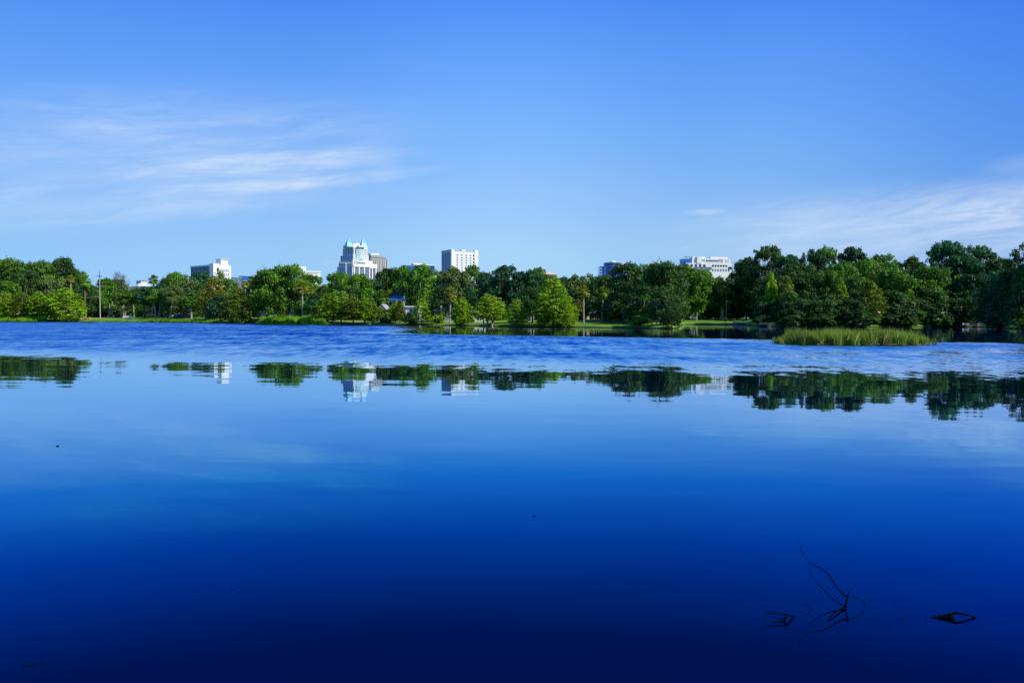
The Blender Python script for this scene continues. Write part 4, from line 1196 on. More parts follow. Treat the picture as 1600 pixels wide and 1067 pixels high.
# ------------------------------------------------------------------ reeds and tall grass
def reeds(name, label, spots, leaf, blade_w=0.035):
    """spots: list of (x, y, z, height)"""
    sp = np.array(spots)
    n = len(sp)
    a = rng.uniform(0, 2 * PI, n)
    la = rng.uniform(0, 2 * PI, n)
    lean = sp[:, 3] * rng.uniform(0.05, 0.34, n)
    w_ = blade_w * rng.uniform(0.6, 1.4, n)
    ca, sa = np.cos(a) * w_, np.sin(a) * w_
    base = sp[:, :3]
    h = sp[:, 3]
    mid = base + np.stack([np.cos(la) * lean * 0.35, np.sin(la) * lean * 0.35, h * 0.6], 1)
    tip = base + np.stack([np.cos(la) * lean, np.sin(la) * lean, h * rng.uniform(0.85, 1.0, n)], 1)
    off = np.stack([ca, sa, np.zeros(n)], 1)
    v = np.stack([base - off, base + off, mid + off * .8, tip, mid - off * .8], 1).reshape(-1, 3)
    f = np.arange(5 * n).reshape(n, 5)
    me = mesh_np(name, v, [f], M[leaf], rng.random(n))
    o = link(bpy.data.objects.new(name, me))
    tag(o, label, 'reeds', kind='stuff')

def strip(px0, px1, t0, t1, n, h0, h1, edge=8, dens=None):
    S = []
    while len(S) < n:
        px = rng.uniform(px0, px1)
        t = rng.uniform(t0, t1)
        Y = shore_y(px) + t
        k = min(1, (px - px0) / edge + .25, (px1 - px) / edge + .25)
        x = x_at(px, Y)
        lump = 0.82 + 0.18 * math.sin(x * 1.3) * math.sin(x * 0.37 + Y * .5) + 0.08 * math.sin(x * 3.1)
        S.append((x, Y, max(-0.15, bank(t) - 0.08), rng.uniform(h0, h1) * k * lump))
    return S

reeds('reed_bed', 'bright green tall reeds in front of the huge oak, left of the middle', strip(404, 512, -3, 2.5, 15000, 1.5, 2.25, 10), 'reed', 0.05)
reeds('marsh_grass', 'green marsh grass along the water of the left lawn', strip(215, 352, -1.5, 2.5, 9000, 0.6, 1.15, 20) + strip(128, 230, -1.0, 1.5, 5000, 0.3, 0.6, 20), 'reed', 0.045)
reeds('marsh_grass', 'green marsh grass at the water by the left edge', strip(-30, 76, -1.5, 2.5, 9000, 0.8, 1.5, 10), 'reed', 0.05)

# reed island
def island():
    S = []
    Yc, x0, x1 = 51.3, x_at(1216, 51.3), x_at(1448, 51.3)
    xc, rx, ry = (x0 + x1) / 2, (x1 - x0) / 2, 2.1
    while len(S) < 15000:
        u, v = rng.uniform(-1, 1), rng.uniform(-1, 1)
        rr = math.sqrt(u * u + v * v)
        if rr > 1 + 0.06 * math.sin(u * 30):
            continue
        x, y = xc + u * rx, Yc + v * ry
        e = min(1.0, 0.45 + (1 - abs(u)) * 2.2) * rng.choice([1, 1, 1, .8, 1.15])
        lump = 0.88 + 0.10 * math.sin(x * 2.1) + 0.07 * math.sin(x * 5.3 + y)
        S.append((x, y, -0.1, rng.uniform(0.68, 1.30) * e * lump))
    reeds('reed_island', 'long oval patch of olive-green reeds standing in the water on the right', S, 'reed_dark', 0.014)
    B = [(x + rng.normal() * .15, y, z, h * rng.uniform(.5, .95)) for x, y, z, h in S[::11]]
    reeds('dead_reeds', 'straw-brown dead stalks mixed through the reed island', B, 'palm_dead', 0.011)
    E_ = []
    for _ in range(200):
        sgn = rng.choice([-1, 1])
        E_.append((xc + sgn * (rx + abs(rng.normal()) * .06), Yc + rng.uniform(-1.2, 1.0), -0.1, rng.uniform(.25, .7)))
    reeds('stray_reeds', 'sparse short reeds straggling off both ends of the reed island', E_, 'reed_dark', 0.012)
    mb = MB()
    q = random.Random(4)
    for px, ln in ((1282, .5), (1288, .4), (1366, .7), (1374, .5), (1382, .4), (1402, .6), (1441, .8), (1449, .5)):
        p = at(px, 536, 49.2)
        mb.tube([(p.x - ln / 2, 49.2 + q.uniform(-.2, .3), 0.03), (p.x, 49.3, 0.06), (p.x + ln / 2, 49.2 + q.uniform(-.2, .3), 0.02)], 0.028, 5)
    o = mb.build('reed_litter', M['palm_dead'])
    tag(o, 'pale brown broken stems lying at the foot of the reed island', 'dead reeds', kind='stuff')
island()
# ------------------------------------------------------------------ the skyline and the houses
_wmesh = {}

def pane_mesh(w_, h_, d_, mat):
    k = (round(w_, 2), round(h_, 2), round(d_, 2), mat.name)
    if k not in _wmesh:
        _wmesh[k] = MB().box(-w_ / 2, w_ / 2, -d_ / 2, d_ / 2, -h_ / 2, h_ / 2).mesh('window', mat)
    return _wmesh[k]

class Block:
    """A building seen at a corner: the right face runs away to the right, the left face to the left."""
    def __init__(self, name, label, px, D, yaw, cat='building', group=None):
        self.a = R(yaw)
        self.D = D
        self.c = Vector((x_at(px, D), D, 0))
        self.root = empty(name, (self.c.x, self.c.y, 1.2), self.a)
        tag(self.root, label, cat, group)
        self.ca, self.sa = math.cos(self.a), math.sin(self.a)

    def right(self, px, off=0.0):
        """How far along the right face (local x) the photo column px falls, on the plane local y = off."""
        t_ = x_at(px, 1.0)
        cx, cy = self.c.x - self.sa * off, self.c.y + self.ca * off
        return (t_ * cy - cx) / (self.ca - t_ * self.sa)

    def left(self, px, off=0.0):
        """How far along the left face (local y) the photo column px falls, on the plane local x = off."""
        t_ = x_at(px, 1.0)
        cx, cy = self.c.x + self.ca * off, self.c.y + self.sa * off
        return (cx - t_ * cy) / (self.sa + t_ * self.ca)

    def z(self, py, lx=0.0, ly=0.0):
        Y = self.c.y + lx * self.sa + ly * self.ca
        X = self.c.x + lx * self.ca - ly * self.sa
        v = Vector((X / Y, 1, 0))
        px = 800 + 1200 * X / Y
        return at(px, py, Y).z - 1.2

    def box(self, part, mat, x0, x1, y0, y1, z0, z1, parent=None):
        return MB().box(x0, x1, y0, y1, z0, z1).build(part, mat, parent or self.root)

    def grid_r(self, mat, x0, x1, z0, z1, nc, nr, y=0.0, wf=0.55, hf=0.55, part='window', d=0.24):
        """Windows on a right face lying at local y."""
        cw, rh = (x1 - x0) / nc, (z1 - z0) / nr
        me = pane_mesh(cw * wf, rh * hf, d, mat)
        for i in range(nc):
            for j in range(nr):
                o = link(bpy.data.objects.new(part, me), self.root)
                o.location = (x0 + (i + .5) * cw, y - d * 0.25, z0 + (j + .5) * rh)

    def grid_l(self, mat, y0, y1, z0, z1, nc, nr, x=0.0, wf=0.55, hf=0.55, part='window', d=0.24):
        cw, rh = (y1 - y0) / nc, (z1 - z0) / nr
        me = pane_mesh(cw * wf, rh * hf, d, mat)
        for i in range(nc):
            for j in range(nr):
                o = link(bpy.data.objects.new(part, me), self.root)
                o.location = (x - d * 0.25, y0 + (i + .5) * cw, z0 + (j + .5) * rh)
                o.rotation_euler = (0, 0, PI / 2)

# --- office block with a dark blue glass side (left)
b = Block('office_block', 'office block with a dark blue glass side and a pinkish white end, left skyline', 334, 820, 50)
xr, yl = b.right(361.5), b.left(298.5)
zt, zt2 = b.z(413.5), b.z(412)
b.box('wall', M['white'], 0, xr, 0, yl, -4, zt)
b.box('stair_tower', M['white'], -0.3, b.right(343), -0.4, 8, -3.9, b.z(411.5))
b.box('roof_tower', M['white'], b.right(348), b.right(359), 3, 13, zt + .02, b.z(405.2, 12, 5))
b.box('roof_tower_cap', M['white'], b.right(347), b.right(360), 2, 14, b.z(405.2, 12, 5), b.z(404.6, 12, 5))
b.box('roof_edge', M['white'], -0.4, 0.0, 8.1, yl + .4, zt - 1.0, zt + .3)
b.box('curtain_wall', M['glass_navy'], -0.25, 0.02, 8.2, yl - 1.2, -3, zt - 1.0)
for i in range(14):
    y = 9 + i * (yl - 11) / 13
    b.box('mullion', M['glass_blue'], -0.55, -0.24, y, y + .35, -3, zt - 1.05)
b.grid_r(M['glass_grey'], b.right(345), xr - 2, -2, zt - 3.5, 5, 12, wf=.42, hf=.62)
b.box('vent_panel', M['glass_dark'], b.right(339), b.right(342.4), -0.6, -0.38, b.z(423), b.z(418.5))

# --- low blue-grey building right of it
b = Block('office_block', 'low blue-grey building barely above the trees right of the office block', 366, 700, 30)
b.box('wall', M['glass_grey'], 0, b.right(378), 0, 14, -3, b.z(434))
b.box('roof', M['grey'], -.4, b.right(378.4), -.4, 14.4, b.z(434), b.z(433.2))
b.box('upper_wall', M['glass_blue'], b.right(379), b.right(395), 2, 18, -3, b.z(431.5, 10, 2))
b.box('upper_roof', M['grey'], b.right(378.8), b.right(395.3), 1.6, 18.4, b.z(431.5, 10, 2), b.z(430.8, 10, 2))

# --- white roofed hall far left
b = Block('white_hall', 'white stepped roof of a hall between the bare tree and the lone palm', 217, 420, 38)
xr, yl = b.right(238), b.left(203)
b.box('wall', M['cream'], 0, xr, 0, yl, -2, b.z(447))
b.box('window_band', M['glass_dark'], 0.8, xr - 1, -0.15, 0.02, b.z(450), b.z(448.4))
mb = MB()
zr0, zr1 = b.z(447), b.z(441)
mb.add([(-.6, -.6, zr0 + .02), (xr + .6, -.6, zr0 + .02), (xr + .6, yl + .6, zr0 + .02), (-.6, yl + .6, zr0 + .02), (xr * .35, yl * .4, zr1), (xr * .7, yl * .4, zr1)],
       [(0, 1, 5, 4), (1, 2, 5), (2, 3, 4, 5), (3, 0, 4), (3, 2, 1, 0)])
mb.build('roof', M['white'], b.root)
b.box('roof_box', M['beige'], b.right(225), b.right(234), yl * .3, yl * .8, zr0 + .05, b.z(439.2, 6, 6))
b.box('roof_box_cap', M['roof_grey'], b.right(224.5), b.right(234.5), yl * .28, yl * .82, b.z(439.2, 6, 6), b.z(438.4, 6, 6))

# --- low white block above the huge oak
b = Block('white_block', 'low white building with a square white box on its roof, above the huge oak', 468, 760, 28)
xr = b.right(501)
zt = b.z(425)
b.box('wall', M['white'], 0, xr, 0, 26, -4, zt)
b.box('parapet', M['white'], -.5, xr + .6, -.5, 26.5, zt + .01, b.z(423))
b.box('shadow_band', M['grey'], 1, xr - 2.5, -0.3, 0.02, b.z(426.8), b.z(426.1))
b.box('roof_box', M['white'], b.right(468), b.right(479), 1.5, 14, b.z(423) + .02, b.z(416))
b.box('roof_box_side', M['glass_grey'], b.right(468) - .3, b.right(468) + .01, 1.6, 13.8, b.z(423) + .03, b.z(416.3))
b.box('roof_hut', M['white'], b.right(459), b.right(466.5), 3, 12, b.z(425), b.z(418.5))
b.grid_r(M['glass_grey'], b.right(479), b.right(498), b.z(434), b.z(429.5), 6, 1, wf=.7, hf=.45)
b.grid_r(M['glass_grey'], b.right(479), b.right(498), b.z(440), b.z(435.5), 6, 1, wf=.7, hf=.45)

# --- the glass tower with teal pointed crowns
b = Block('glass_tower', 'tallest tower, white and blue glass with four pointed teal crowns', 551, 1250, 38)
def tier(part, mat, pxl, pxr, pyt, pyb, off=0.0):
    xr_ = b.right(pxr)
    yl_ = b.left(pxl)
    return b.box(part, mat, off, xr_, off, yl_, b.z(pyb), b.z(pyt))
X = lambda p: b.right(p)
Yl = lambda p: b.left(p)
zb = -6
# stepped shaft (each storey group a little narrower)
b.box('base_wall', M['white'], 0, X(588), 0, Yl(527.5), zb, b.z(414))
b.box('lower_shaft', M['white'], 1.5, X(583), 1.5, Yl(528.3), b.z(414), b.z(406))
b.box('middle_shaft', M['white'], 3.0, X(577.5), 3.0, Yl(529.8), b.z(406), b.z(397))
b.box('upper_shaft', M['white'], 4.5, X(576.5), 4.5, Yl(532), b.z(397), b.z(385.5))
b.box('crown_block', M['white'], X(556), X(566), 8, 30, b.z(385.5), b.z(379))
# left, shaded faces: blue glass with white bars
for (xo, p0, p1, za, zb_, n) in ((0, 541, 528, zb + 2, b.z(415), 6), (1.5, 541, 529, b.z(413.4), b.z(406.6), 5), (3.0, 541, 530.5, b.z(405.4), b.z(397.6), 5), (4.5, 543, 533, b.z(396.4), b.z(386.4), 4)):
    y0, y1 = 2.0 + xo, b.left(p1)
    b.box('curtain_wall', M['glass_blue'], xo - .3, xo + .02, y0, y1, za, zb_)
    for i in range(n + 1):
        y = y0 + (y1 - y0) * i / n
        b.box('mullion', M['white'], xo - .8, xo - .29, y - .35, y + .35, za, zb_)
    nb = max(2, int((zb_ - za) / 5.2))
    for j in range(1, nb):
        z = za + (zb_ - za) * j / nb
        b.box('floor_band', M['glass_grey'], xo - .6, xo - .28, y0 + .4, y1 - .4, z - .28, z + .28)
# lit faces
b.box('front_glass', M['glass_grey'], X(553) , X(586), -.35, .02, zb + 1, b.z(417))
for p in (553.5, 561, 569, 577, 581.5, 587):
    b.box('column', M['white'], X(p) - .9, X(p) + .9, -1.3, -.34, zb + 1, b.z(413.5))
for j in range(1, 7):
    z = zb + 1 + (b.z(417) - zb - 1) * j / 7
    b.box('floor_band', M['glass_dark'], X(553) + 1.2, X(586), -.55, -.34, z - .5, z + .5)
b.box('parapet', M['white'], X(552), X(588.4), -1.6, -.02, b.z(416.6), b.z(413.2))
b.box('side_block', M['white'], X(577), X(588.6), -1.9, -1.62, b.z(418), b.z(411.2))
b.grid_r(M['glass_grey'], X(552) + 2, X(559), b.z(413), b.z(406.5), 3, 2, y=1.5, wf=.45, hf=.6)
b.grid_r(M['glass_grey'], X(554), X(560), b.z(405.5), b.z(397.5), 3, 3, y=3.0, wf=.4, hf=.5)
b.grid_r(M['glass_grey'], X(553.5), X(560), b.z(396.5), b.z(386.5), 3, 4, y=4.5, wf=.35, hf=.45)
b.grid_r(M['glass_grey'], X(571.5), X(576), b.z(404), b.z(387), 2, 6, y=3.0, wf=.4, hf=.45)
# the bowed teal glass bay in the middle of the front
mb = MB()
x0, x1 = X(557.5), X(570.5)
vs, n = [], 12
for i in range(n + 1):
    t_ = i / n
    xx = x0 + (x1 - x0) * t_
    yy = 2.6 - 1.5 * math.sin(PI * t_)
    vs.append((xx, yy))
za, zc = b.z(408.5), b.z(385.5)
pts = [(x, y, z) for z in (za, zc) for x, y in vs] + [(x1, 4.6, za), (x0, 4.6, za), (x1, 4.6, zc), (x0, 4.6, zc)]
fs = [(i, i + 1, n + 2 + i, n + 1 + i) for i in range(n)]
m_ = 2 * (n + 1)
fs += [tuple(range(n + 1, 2 * n + 2)) + (m_ + 2, m_ + 3), tuple(range(n, -1, -1)) + (m_ + 1, m_), (n, m_, m_ + 2, 2 * n + 1), (m_ + 1, 0, n + 1, m_ + 3)]
mb.add(pts, fs)
mb.build('glass_bay', M['glass_teal'], b.root)
for j in range(1, 8):
    z = za + (zc - za) * j / 8
    mb = MB()
    mb.tube([(x, y - .12, z) for x, y in vs], 0.22, 4)
    mb.build('floor_band', M['glass_grey'], b.root)
b.box('bay_shelf', M['white'], X(559.5), X(572), -1.2, 1.3, b.z(409.4), b.z(408.3))
b.box('bay_cornice', M['white'], X(559.5), X(571.5), -1.9, 4.4, b.z(385.4), b.z(383.2))
# four pointed crowns
def spire(cx, cy, w_, z0, zm, z1):
    zb2 = z0 + (z1 - z0) * 0.12
    b.box('crown_base', M['copper'], cx - w_ / 2, cx + w_ / 2, cy - w_ / 2, cy + w_ / 2, z0, zb2)
    zm = zb2
    mb = MB()
    h = w_ / 2 + .3
    mb.add([(cx - h, cy - h, zm + .01), (cx + h, cy - h, zm + .01), (cx + h, cy + h, zm + .01), (cx - h, cy + h, zm + .01),
            (cx - w_ * .2, cy, z0 + (z1 - z0) * .62), (cx + w_ * .2, cy, z0 + (z1 - z0) * .62), (cx, cy, z1)],
           [(0, 1, 5, 6, 4), (1, 2, 5), (2, 3, 4, 6, 5), (3, 0, 4), (3, 2, 1, 0)])
    mb.build('crown_spire', M['copper'], b.root)
ys = Yl(533.5)
spire(X(556) - 7, 10.5, 11, b.z(385.5) + .02, b.z(379), b.z(370.8))
spire(9.5, ys - 7, 10, b.z(385.5) + .03, b.z(380), b.z(371.5))
spire(X(573) , 12, 11, b.z(385.5) + .02, b.z(379.5), b.z(369.5))
spire(X(571), 30, 10, b.z(385.5) + .03, b.z(380), b.z(372.5))
b.box('crown_drum', M['copper_dark'], 8, X(552), 12, ys - 5, b.z(385.5) + .05, b.z(381.5))

# --- beige slab behind it
b = Block('beige_slab', 'beige office slab with dark window strips, at the right foot of the glass tower', 580, 1420, 25)
xr = b.right(606.5)
b.box('wall', M['beige'], 0, xr, 0, 30, -6, b.z(405.5))
b.box('roof_slab', M['beige'], -1.2, xr + 2, -1.4, 32, b.z(405.5), b.z(403.8))
b.box('roof_band', M['glass_dark'], 0, xr - 3, 1.0, 28, b.z(403.8) + .02, b.z(402.4))
b.box('penthouse', M['grey'], 1, b.right(600), 3, 26, b.z(402.4) + .03, b.z(399))
b.box('penthouse_cap', M['white'], 0, b.right(593), 2, 27, b.z(399) + .02, b.z(395.5))
for i, p in enumerate((583.5, 586.5, 589.5, 592.5, 595.5, 598.5, 601.5, 604.5)):
    x = b.right(p)
    b.box('window_strip', M['glass_dark'] if i % 2 else M['glass_grey'], x - .8, x + .8, -.2, .02, -4, b.z(407.5))

# --- thin jib of a crane before the tower
cr = at(541, 430, 1150)
root = empty('tower_crane', (cr.x, 1150, 1.0), R(4))
tag(root, 'thin white crane with a long level jib in front of the glass tower', 'crane')
zj = at(541, 411.6, 1150).z - 1.0
mb = MB()
for dx_, dy_ in ((-.8, -.8), (.8, -.8), (.8, .8), (-.8, .8)):
    mb.tube([(dx_, dy_, 0), (dx_, dy_, zj)], 0.18, 4)
for k in range(int(zj / 3)):
    s_ = 1 if k % 2 else -1
    mb.tube([(-.8 * s_, -.8, k * 3), (.8 * s_, -.8, k * 3 + 3)], 0.1, 3)
    mb.tube([(-.8 * s_, .8, k * 3), (.8 * s_, .8, k * 3 + 3)], 0.1, 3)
mb.build('mast', M['white'], root)
mb = MB()
xl_, xr_ = -31.0, 15.0
for dy_, dz_ in ((-.5, 0), (.5, 0), (0, 1.2)):
    mb.tube([(xl_, dy_, zj + .3 + dz_), (xr_, dy_, zj + .3 + dz_)], 0.22, 4)
k = xl_
while k < xr_ - 2:
    mb.tube([(k, -.5, zj + .3), (k + 1, 0, zj + 1.5), (k + 2, .5, zj + .3)], 0.09, 3)
    k += 2
mb.build('jib', M['white'], root)
MB().box(-.9, 1.4, -1.6, -.85, zj - 1.8, zj + .1).build('cab', M['white'], root)

# --- low glass building between
b = Block('glass_pavilion', 'low dark blue glass building with a white roof slab behind the middle oaks', 652, 900, 22)
b.box('wall', M['glass_navy'], 0, b.right(679), 0, 24, -4, b.z(414.6))
b.box('roof_slab', M['white'], -1, b.right(680), -1, 25, b.z(414.6), b.z(413.2))
b.box('left_wing', M['glass_blue'], b.right(636), -0.02, 3, 24, -4, b.z(415.4))
b.box('left_wing_roof', M['grey'], b.right(634), -.3, 2.4, 24.4, b.z(415.4), b.z(414.4))
b.box('roof_plant', M['white'], b.right(648), b.right(663), 6, 18, b.z(413.2) + .02, b.z(411))

# --- the white slab block
b = Block('white_slab', 'white high-rise slab with a narrow blue left side, right of the glass tower', 705.5, 1050, 30)
xr, yl = b.right(746.5), b.left(690)
zt = b.z(392)
b.box('wall', M['white'], 0, xr, 0, yl, -5, zt)
b.box('corner_pier', M['white'], -.4, b.right(709.5), -.5, 3, -5, b.z(389.6))
b.box('corner_pier', M['white'], b.right(741), xr + .4, -.5, 3, -5, b.z(391.2, xr, 0))
b.box('roof_cornice', M['beige'], b.right(711), b.right(739), -.4, 3, zt + .02, b.z(391.3))
b.box('roof_plant', M['white'], b.right(723), b.right(730), 4, 12, zt + .02, b.z(390, 12, 4))
b.box('blue_side', M['glass_blue'], -.25, .02, 3.2, yl - .6, -4, zt - 1.4)
b.box('side_cornice', M['glass_navy'], -.5, 3, 3.2, yl + .4, zt + .02, b.z(390.6, 0, 10))
for y in (5.5, 11.5, yl * .62, yl * .8, yl - 1.4):
    b.box('side_pier', M['glass_grey'], -.6, -.24, y - .45, y + .45, -4, zt - 1.0)
b.grid_l(M['glass_dark'], 3.4, 6.4, -2, zt - 2, 1, 14, x=-.3, wf=.7, hf=.5)
for p in (714.5, 721.5, 728.5, 735):
    x = b.right(p)
    b.grid_r(M['glass_grey'], x - 1.7, x + 1.7, -2, zt - 3.5, 1, 26, wf=.8, hf=.42)
b.grid_r(M['glass_dark'], b.right(738.5), b.right(740.7), -2, zt - 3, 1, 20, wf=.8, hf=.5)
b.grid_r(M['glass_pale'], b.right(742.5), b.right(745), -2, zt - 1.5, 1, 14, wf=.4, hf=.35)

# --- pinkish roof
b = Block('pink_roofed_block', 'low building with a pinkish hipped roof peeping over the oaks', 852, 640, 40)
xr, yl = b.right(869), b.left(843)
b.box('wall', M['beige'], 0, xr, 0, yl, -2, b.z(428.5))
mb = MB()
z0, z1 = b.z(428.5) + .02, b.z(424.5)
mb.add([(-.8, -.8, z0), (xr + .8, -.8, z0), (xr + .8, yl + .8, z0), (-.8, yl + .8, z0), (xr * .3, yl * .3, z1), (xr * .7, yl * .3, z1), (xr * .7, yl * .7, z1), (xr * .3, yl * .7, z1)],
       [(0, 1, 5, 4), (1, 2, 6, 5), (2, 3, 7, 6), (3, 0, 4, 7), (4, 5, 6, 7), (3, 2, 1, 0)])
mb.build('roof', M['pink'], b.root)
b.box('window_band', M['glass_dark'], .8, xr - .8, -.15, .02, b.z(431.5), b.z(430))

# --- round blue building
cD = 980
p0 = at(957, 430, cD)
root = empty('round_tower', (p0.x, cD, 1.2))
tag(root, 'blue glass building with a round top storey and white dome, over the dark canopy', 'building')
zz = lambda py: at(957, py, cD).z - 1.2
r_ = (x_at(971, cD) - x_at(943, cD)) / 2
MB().lathe([(r_ * 1.0, -5), (r_ * 1.0, zz(416.8))], 28).build('drum', M['glass_blue'], root)
MB().lathe([(r_ * 1.06, zz(416.8)), (r_ * 1.06, zz(416))], 28).build('ledge', M['glass_grey'], root)
MB().lathe([(r_ * 1.0, zz(416) + .01), (r_ * 1.0, zz(411.8))], 28).build('top_storey', M['glass_navy'], root)
MB().lathe([(r_ * 1.03, zz(411.8)), (r_ * 1.03, zz(411.0))], 28).build('roof_ring', M['glass_grey'], root)
MB().lathe([(r_ * .35, zz(411)), (r_ * .33, zz(408.6)), (r_ * .2, zz(407.6))], 16).build('roof_dome', M['white'], root)
MB().box(r_ * .45, r_ * 1.25, -6, 6, zz(416) + .3, zz(409.8)).build('roof_box', M['white'], root)
MB().box(r_ * .62, r_ * 1.1, -6.3, -6.01, zz(413.5), zz(412)).build('roof_louvre', M['grey'], root)
xa, xb = x_at(935.2, cD) - p0.x, -r_ * .55
MB().box(xa, xb, -9, 10, -5, zz(417)).build('side_wing', M['glass_blue'], root)
for i in range(7):
    z = zz(417) - 3 - i * 3.6
    MB().box(xa - .3, xa + 2.5, -9.5, -9.02, z - .5, z + .5).build('balcony', M['white'], root)
for x in (xa + 5.5, xa + 9.5, xb + 3.2):
    MB().box(x - .5, x + .5, -r_ * 1.04 if x > xb else -9.6, -9.03 if x <= xb else -r_ * .5, -4, zz(417.6)).build('fin', M['glass_navy'], root)
for k in range(6):
    a = R(-150 + k * 22)
    o = MB().box(-.5, .5, -.5, .5, -4, zz(417.4)).build('fin', M['glass_navy'], root)
    o.location = (math.cos(a) * r_ * 1.01, math.sin(a) * r_ * 1.01, 0)

# --- white terraced building
b = Block('terraced_building', 'wide white stepped building with blue glass at its left end, right skyline', 1071, 760, 9)
X = b.right
yl = b.left(1065.5)
b.box('lower_wall', M['white'], 0, X(1142), 0, yl, -4, b.z(411))
b.box('glass_corner', M['glass_blue'], b.right(1066.5), X(1081), 1.2, yl - 0.2, b.z(410.8) , b.z(404.4))
b.box('glass_corner_low', M['glass_navy'], b.right(1066.3), -.02, 1.4, yl - 0.5, -4, b.z(411))
b.box('upper_wall', M['white'], X(1081.2), X(1141), 1.2, yl - 0.2, b.z(411) + .02, b.z(403.2))
b.box('stair_block', M['white'], X(1088), X(1095), -.6, 6, b.z(411) + .03, b.z(400.8))
b.box('top_storey', M['white'], X(1083), X(1103), 3, yl - 0.5, b.z(403.2) + .02, b.z(400.2))
b.box('top_storey', M['white'], X(1112), X(1139), 4, yl - 0.5, b.z(403.2) + .03, b.z(401.6, 30, 4))
b.box('roof_frame', M['grey'], X(1073.5), X(1079.5), 4, yl - 0.5, b.z(401.2), b.z(400.3))
for p in (1074, 1079):
    b.box('roof_post', M['grey'], X(p) - .2, X(p) + .2, 4.1, 4.6, b.z(404.4) + .02, b.z(401.2))
b.box('balcony_recess', M['glass_grey'], X(1103), X(1123), .9, 1.22, b.z(408), b.z(405.6))
b.box('balcony_rail', M['white'], X(1101), X(1125), -.2, .0, b.z(410.8), b.z(408.6))
b.box('louvre_panel', M['grey'], X(1124), X(1129.5), .95, 1.18, b.z(409.8), b.z(403.8))
b.box('louvre_panel', M['beige'], X(1133), X(1139), .95, 1.18, b.z(409.8), b.z(404.2))
b.box('glass_canopy', M['glass_grey'], X(1084.5), X(1109), -3.5, -.02, b.z(421.5), b.z(417))
b.grid_r(M['glass_dark'], X(1070), X(1103), b.z(416.6), b.z(412.6), 5, 1, wf=.55, hf=.9)
b.grid_r(M['glass_dark'], X(1111), X(1136), b.z(416.6), b.z(413), 6, 1, wf=.62, hf=.85)
b.grid_r(M['glass_grey'], X(1111), X(1140), b.z(424), b.z(419), 7, 1, wf=.5, hf=.8)
b.grid_r(M['glass_grey'], X(1096), X(1101.5), b.z(408.4), b.z(404.6), 2, 2, y=1.2, wf=.7, hf=.6)

# ------------------------------------------------------------------ houses among the trees
def house(name, label, px0, px1, Y, py_base, py_eave, py_ridge, wall, roof, yaw=0, depth=8, gable=False, win=(), flat=False):
    c = at((px0 + px1) / 2, py_base, Y)
    z0 = c.z
    W_ = (px1 - px0) / 1200 * Y
    root = empty(name, (c.x, Y, z0), R(yaw))
    tag(root, label, 'house')
    he, hr = at(px0, py_eave, Y).z - z0, at(px0, py_ridge, Y).z - z0
    x0, x1 = -W_ / 2, W_ / 2
    MB().box(x0, x1, 0, depth, -1.0, he).build('wall', M[wall], root)
    mb = MB()
    e = 0.35
    if flat:
        MB().box(x0 - e, x1 + e, -e, depth + e, he + .005, max(he + .15, hr)).build('roof', M[roof], root)
    elif gable:      # gable end towards the lake
        mb.add([(x0, 0.0, he), (x1, 0.0, he), (0, 0.0, hr - .1), (x0, 0.25, he), (x1, 0.25, he), (0, 0.25, hr - .1)],
               [(0, 1, 2), (5, 4, 3), (0, 2, 5, 3), (1, 4, 5, 2)])
        mb.build('gable', M[wall], root)
        mb = MB()
        for s in (-1, 1):
            xs = x1 + e if s > 0 else x0 - e
            b0 = len(mb.v)
            mb.add([(0, -e, hr), (xs, -e, he - .1), (xs, depth + e, he - .1), (0, depth + e, hr), (0, -e, hr + .16), (xs, -e, he + .06), (xs, depth + e, he + .06), (0, depth + e, hr + .16)],
                   [(0, 1, 5, 4), (4, 5, 6, 7), (1, 2, 6, 5), (2, 3, 7, 6), (3, 2, 1, 0)])
        mb.build('roof', M[roof], root)
    else:
        mb.add([(x0 - e, -e, he), (x1 + e, -e, he), (x1 + e, depth + e, he), (x0 - e, depth + e, he), (x0 * .6, depth / 2, hr), (x1 * .6, depth / 2, hr)],
               [(0, 1, 5, 4), (1, 2, 5), (2, 3, 4, 5), (3, 0, 4), (3, 2, 1, 0)])
        mb.build('roof', M[roof], root)
    for kind, a, c_, zb_, zt_, mt in win:
        xa, xb_ = x0 + a * W_, x0 + c_ * W_
        f = MB().box(xa, xb_, -.07, -.01, zb_ * he, zt_ * he).build(kind, M[mt], root)
    return root

house('white_house', 'white two-storey house half hidden by cypresses, left of the middle', 632.5, 652, 171, 499, 480, 478, 'white', 'white', depth=9, flat=True,
      win=(('window', .42, .56, .55, .85, 'dark'), ('window', .74, .92, .55, .85, 'dark'), ('door', .5, .62, .0, .42, 'glass_grey'), ('window', .76, .92, .12, .38, 'glass_grey')))
house('blue_roofed_house', 'tall house with a bright blue roof among the trees', 605, 632, 186, 496, 468.5, 455.5, 'grey', 'roof_blue', depth=10, yaw=-18,
      win=(('window', .1, .3, .6, .85, 'dark'), ('window', .6, .8, .6, .85, 'dark')))
house('grey_gabled_house', 'small pale grey gable below and left of the blue roof', 592, 602, 174, 497, 484, 476, 'cream', 'grey', depth=6, gable=True,
      win=(('window', .35, .6, .45, .8, 'dark'),))
house('shaded_house', 'shaded house with pale stone chimney behind the low round shrub', 679, 700, 166, 500, 485, 479, 'grey', 'roof_grey', depth=8,
      win=(('window', .08, .3, .3, .75, 'dark'), ('window', .66, .86, .3, .75, 'dark'), ('chimney', .42, .58, -.05, 1.5, 'white')))
house('pale_house', 'pale house low between the cone-shaped and the many-stemmed cypress', 737, 757, 164, 500, 487.5, 482, 'cream', 'roof_grey', depth=8,
      win=(('window', .2, .35, .3, .8, 'dark'), ('door', .48, .58, .0, .75, 'dark'), ('window', .7, .85, .3, .8, 'dark')))
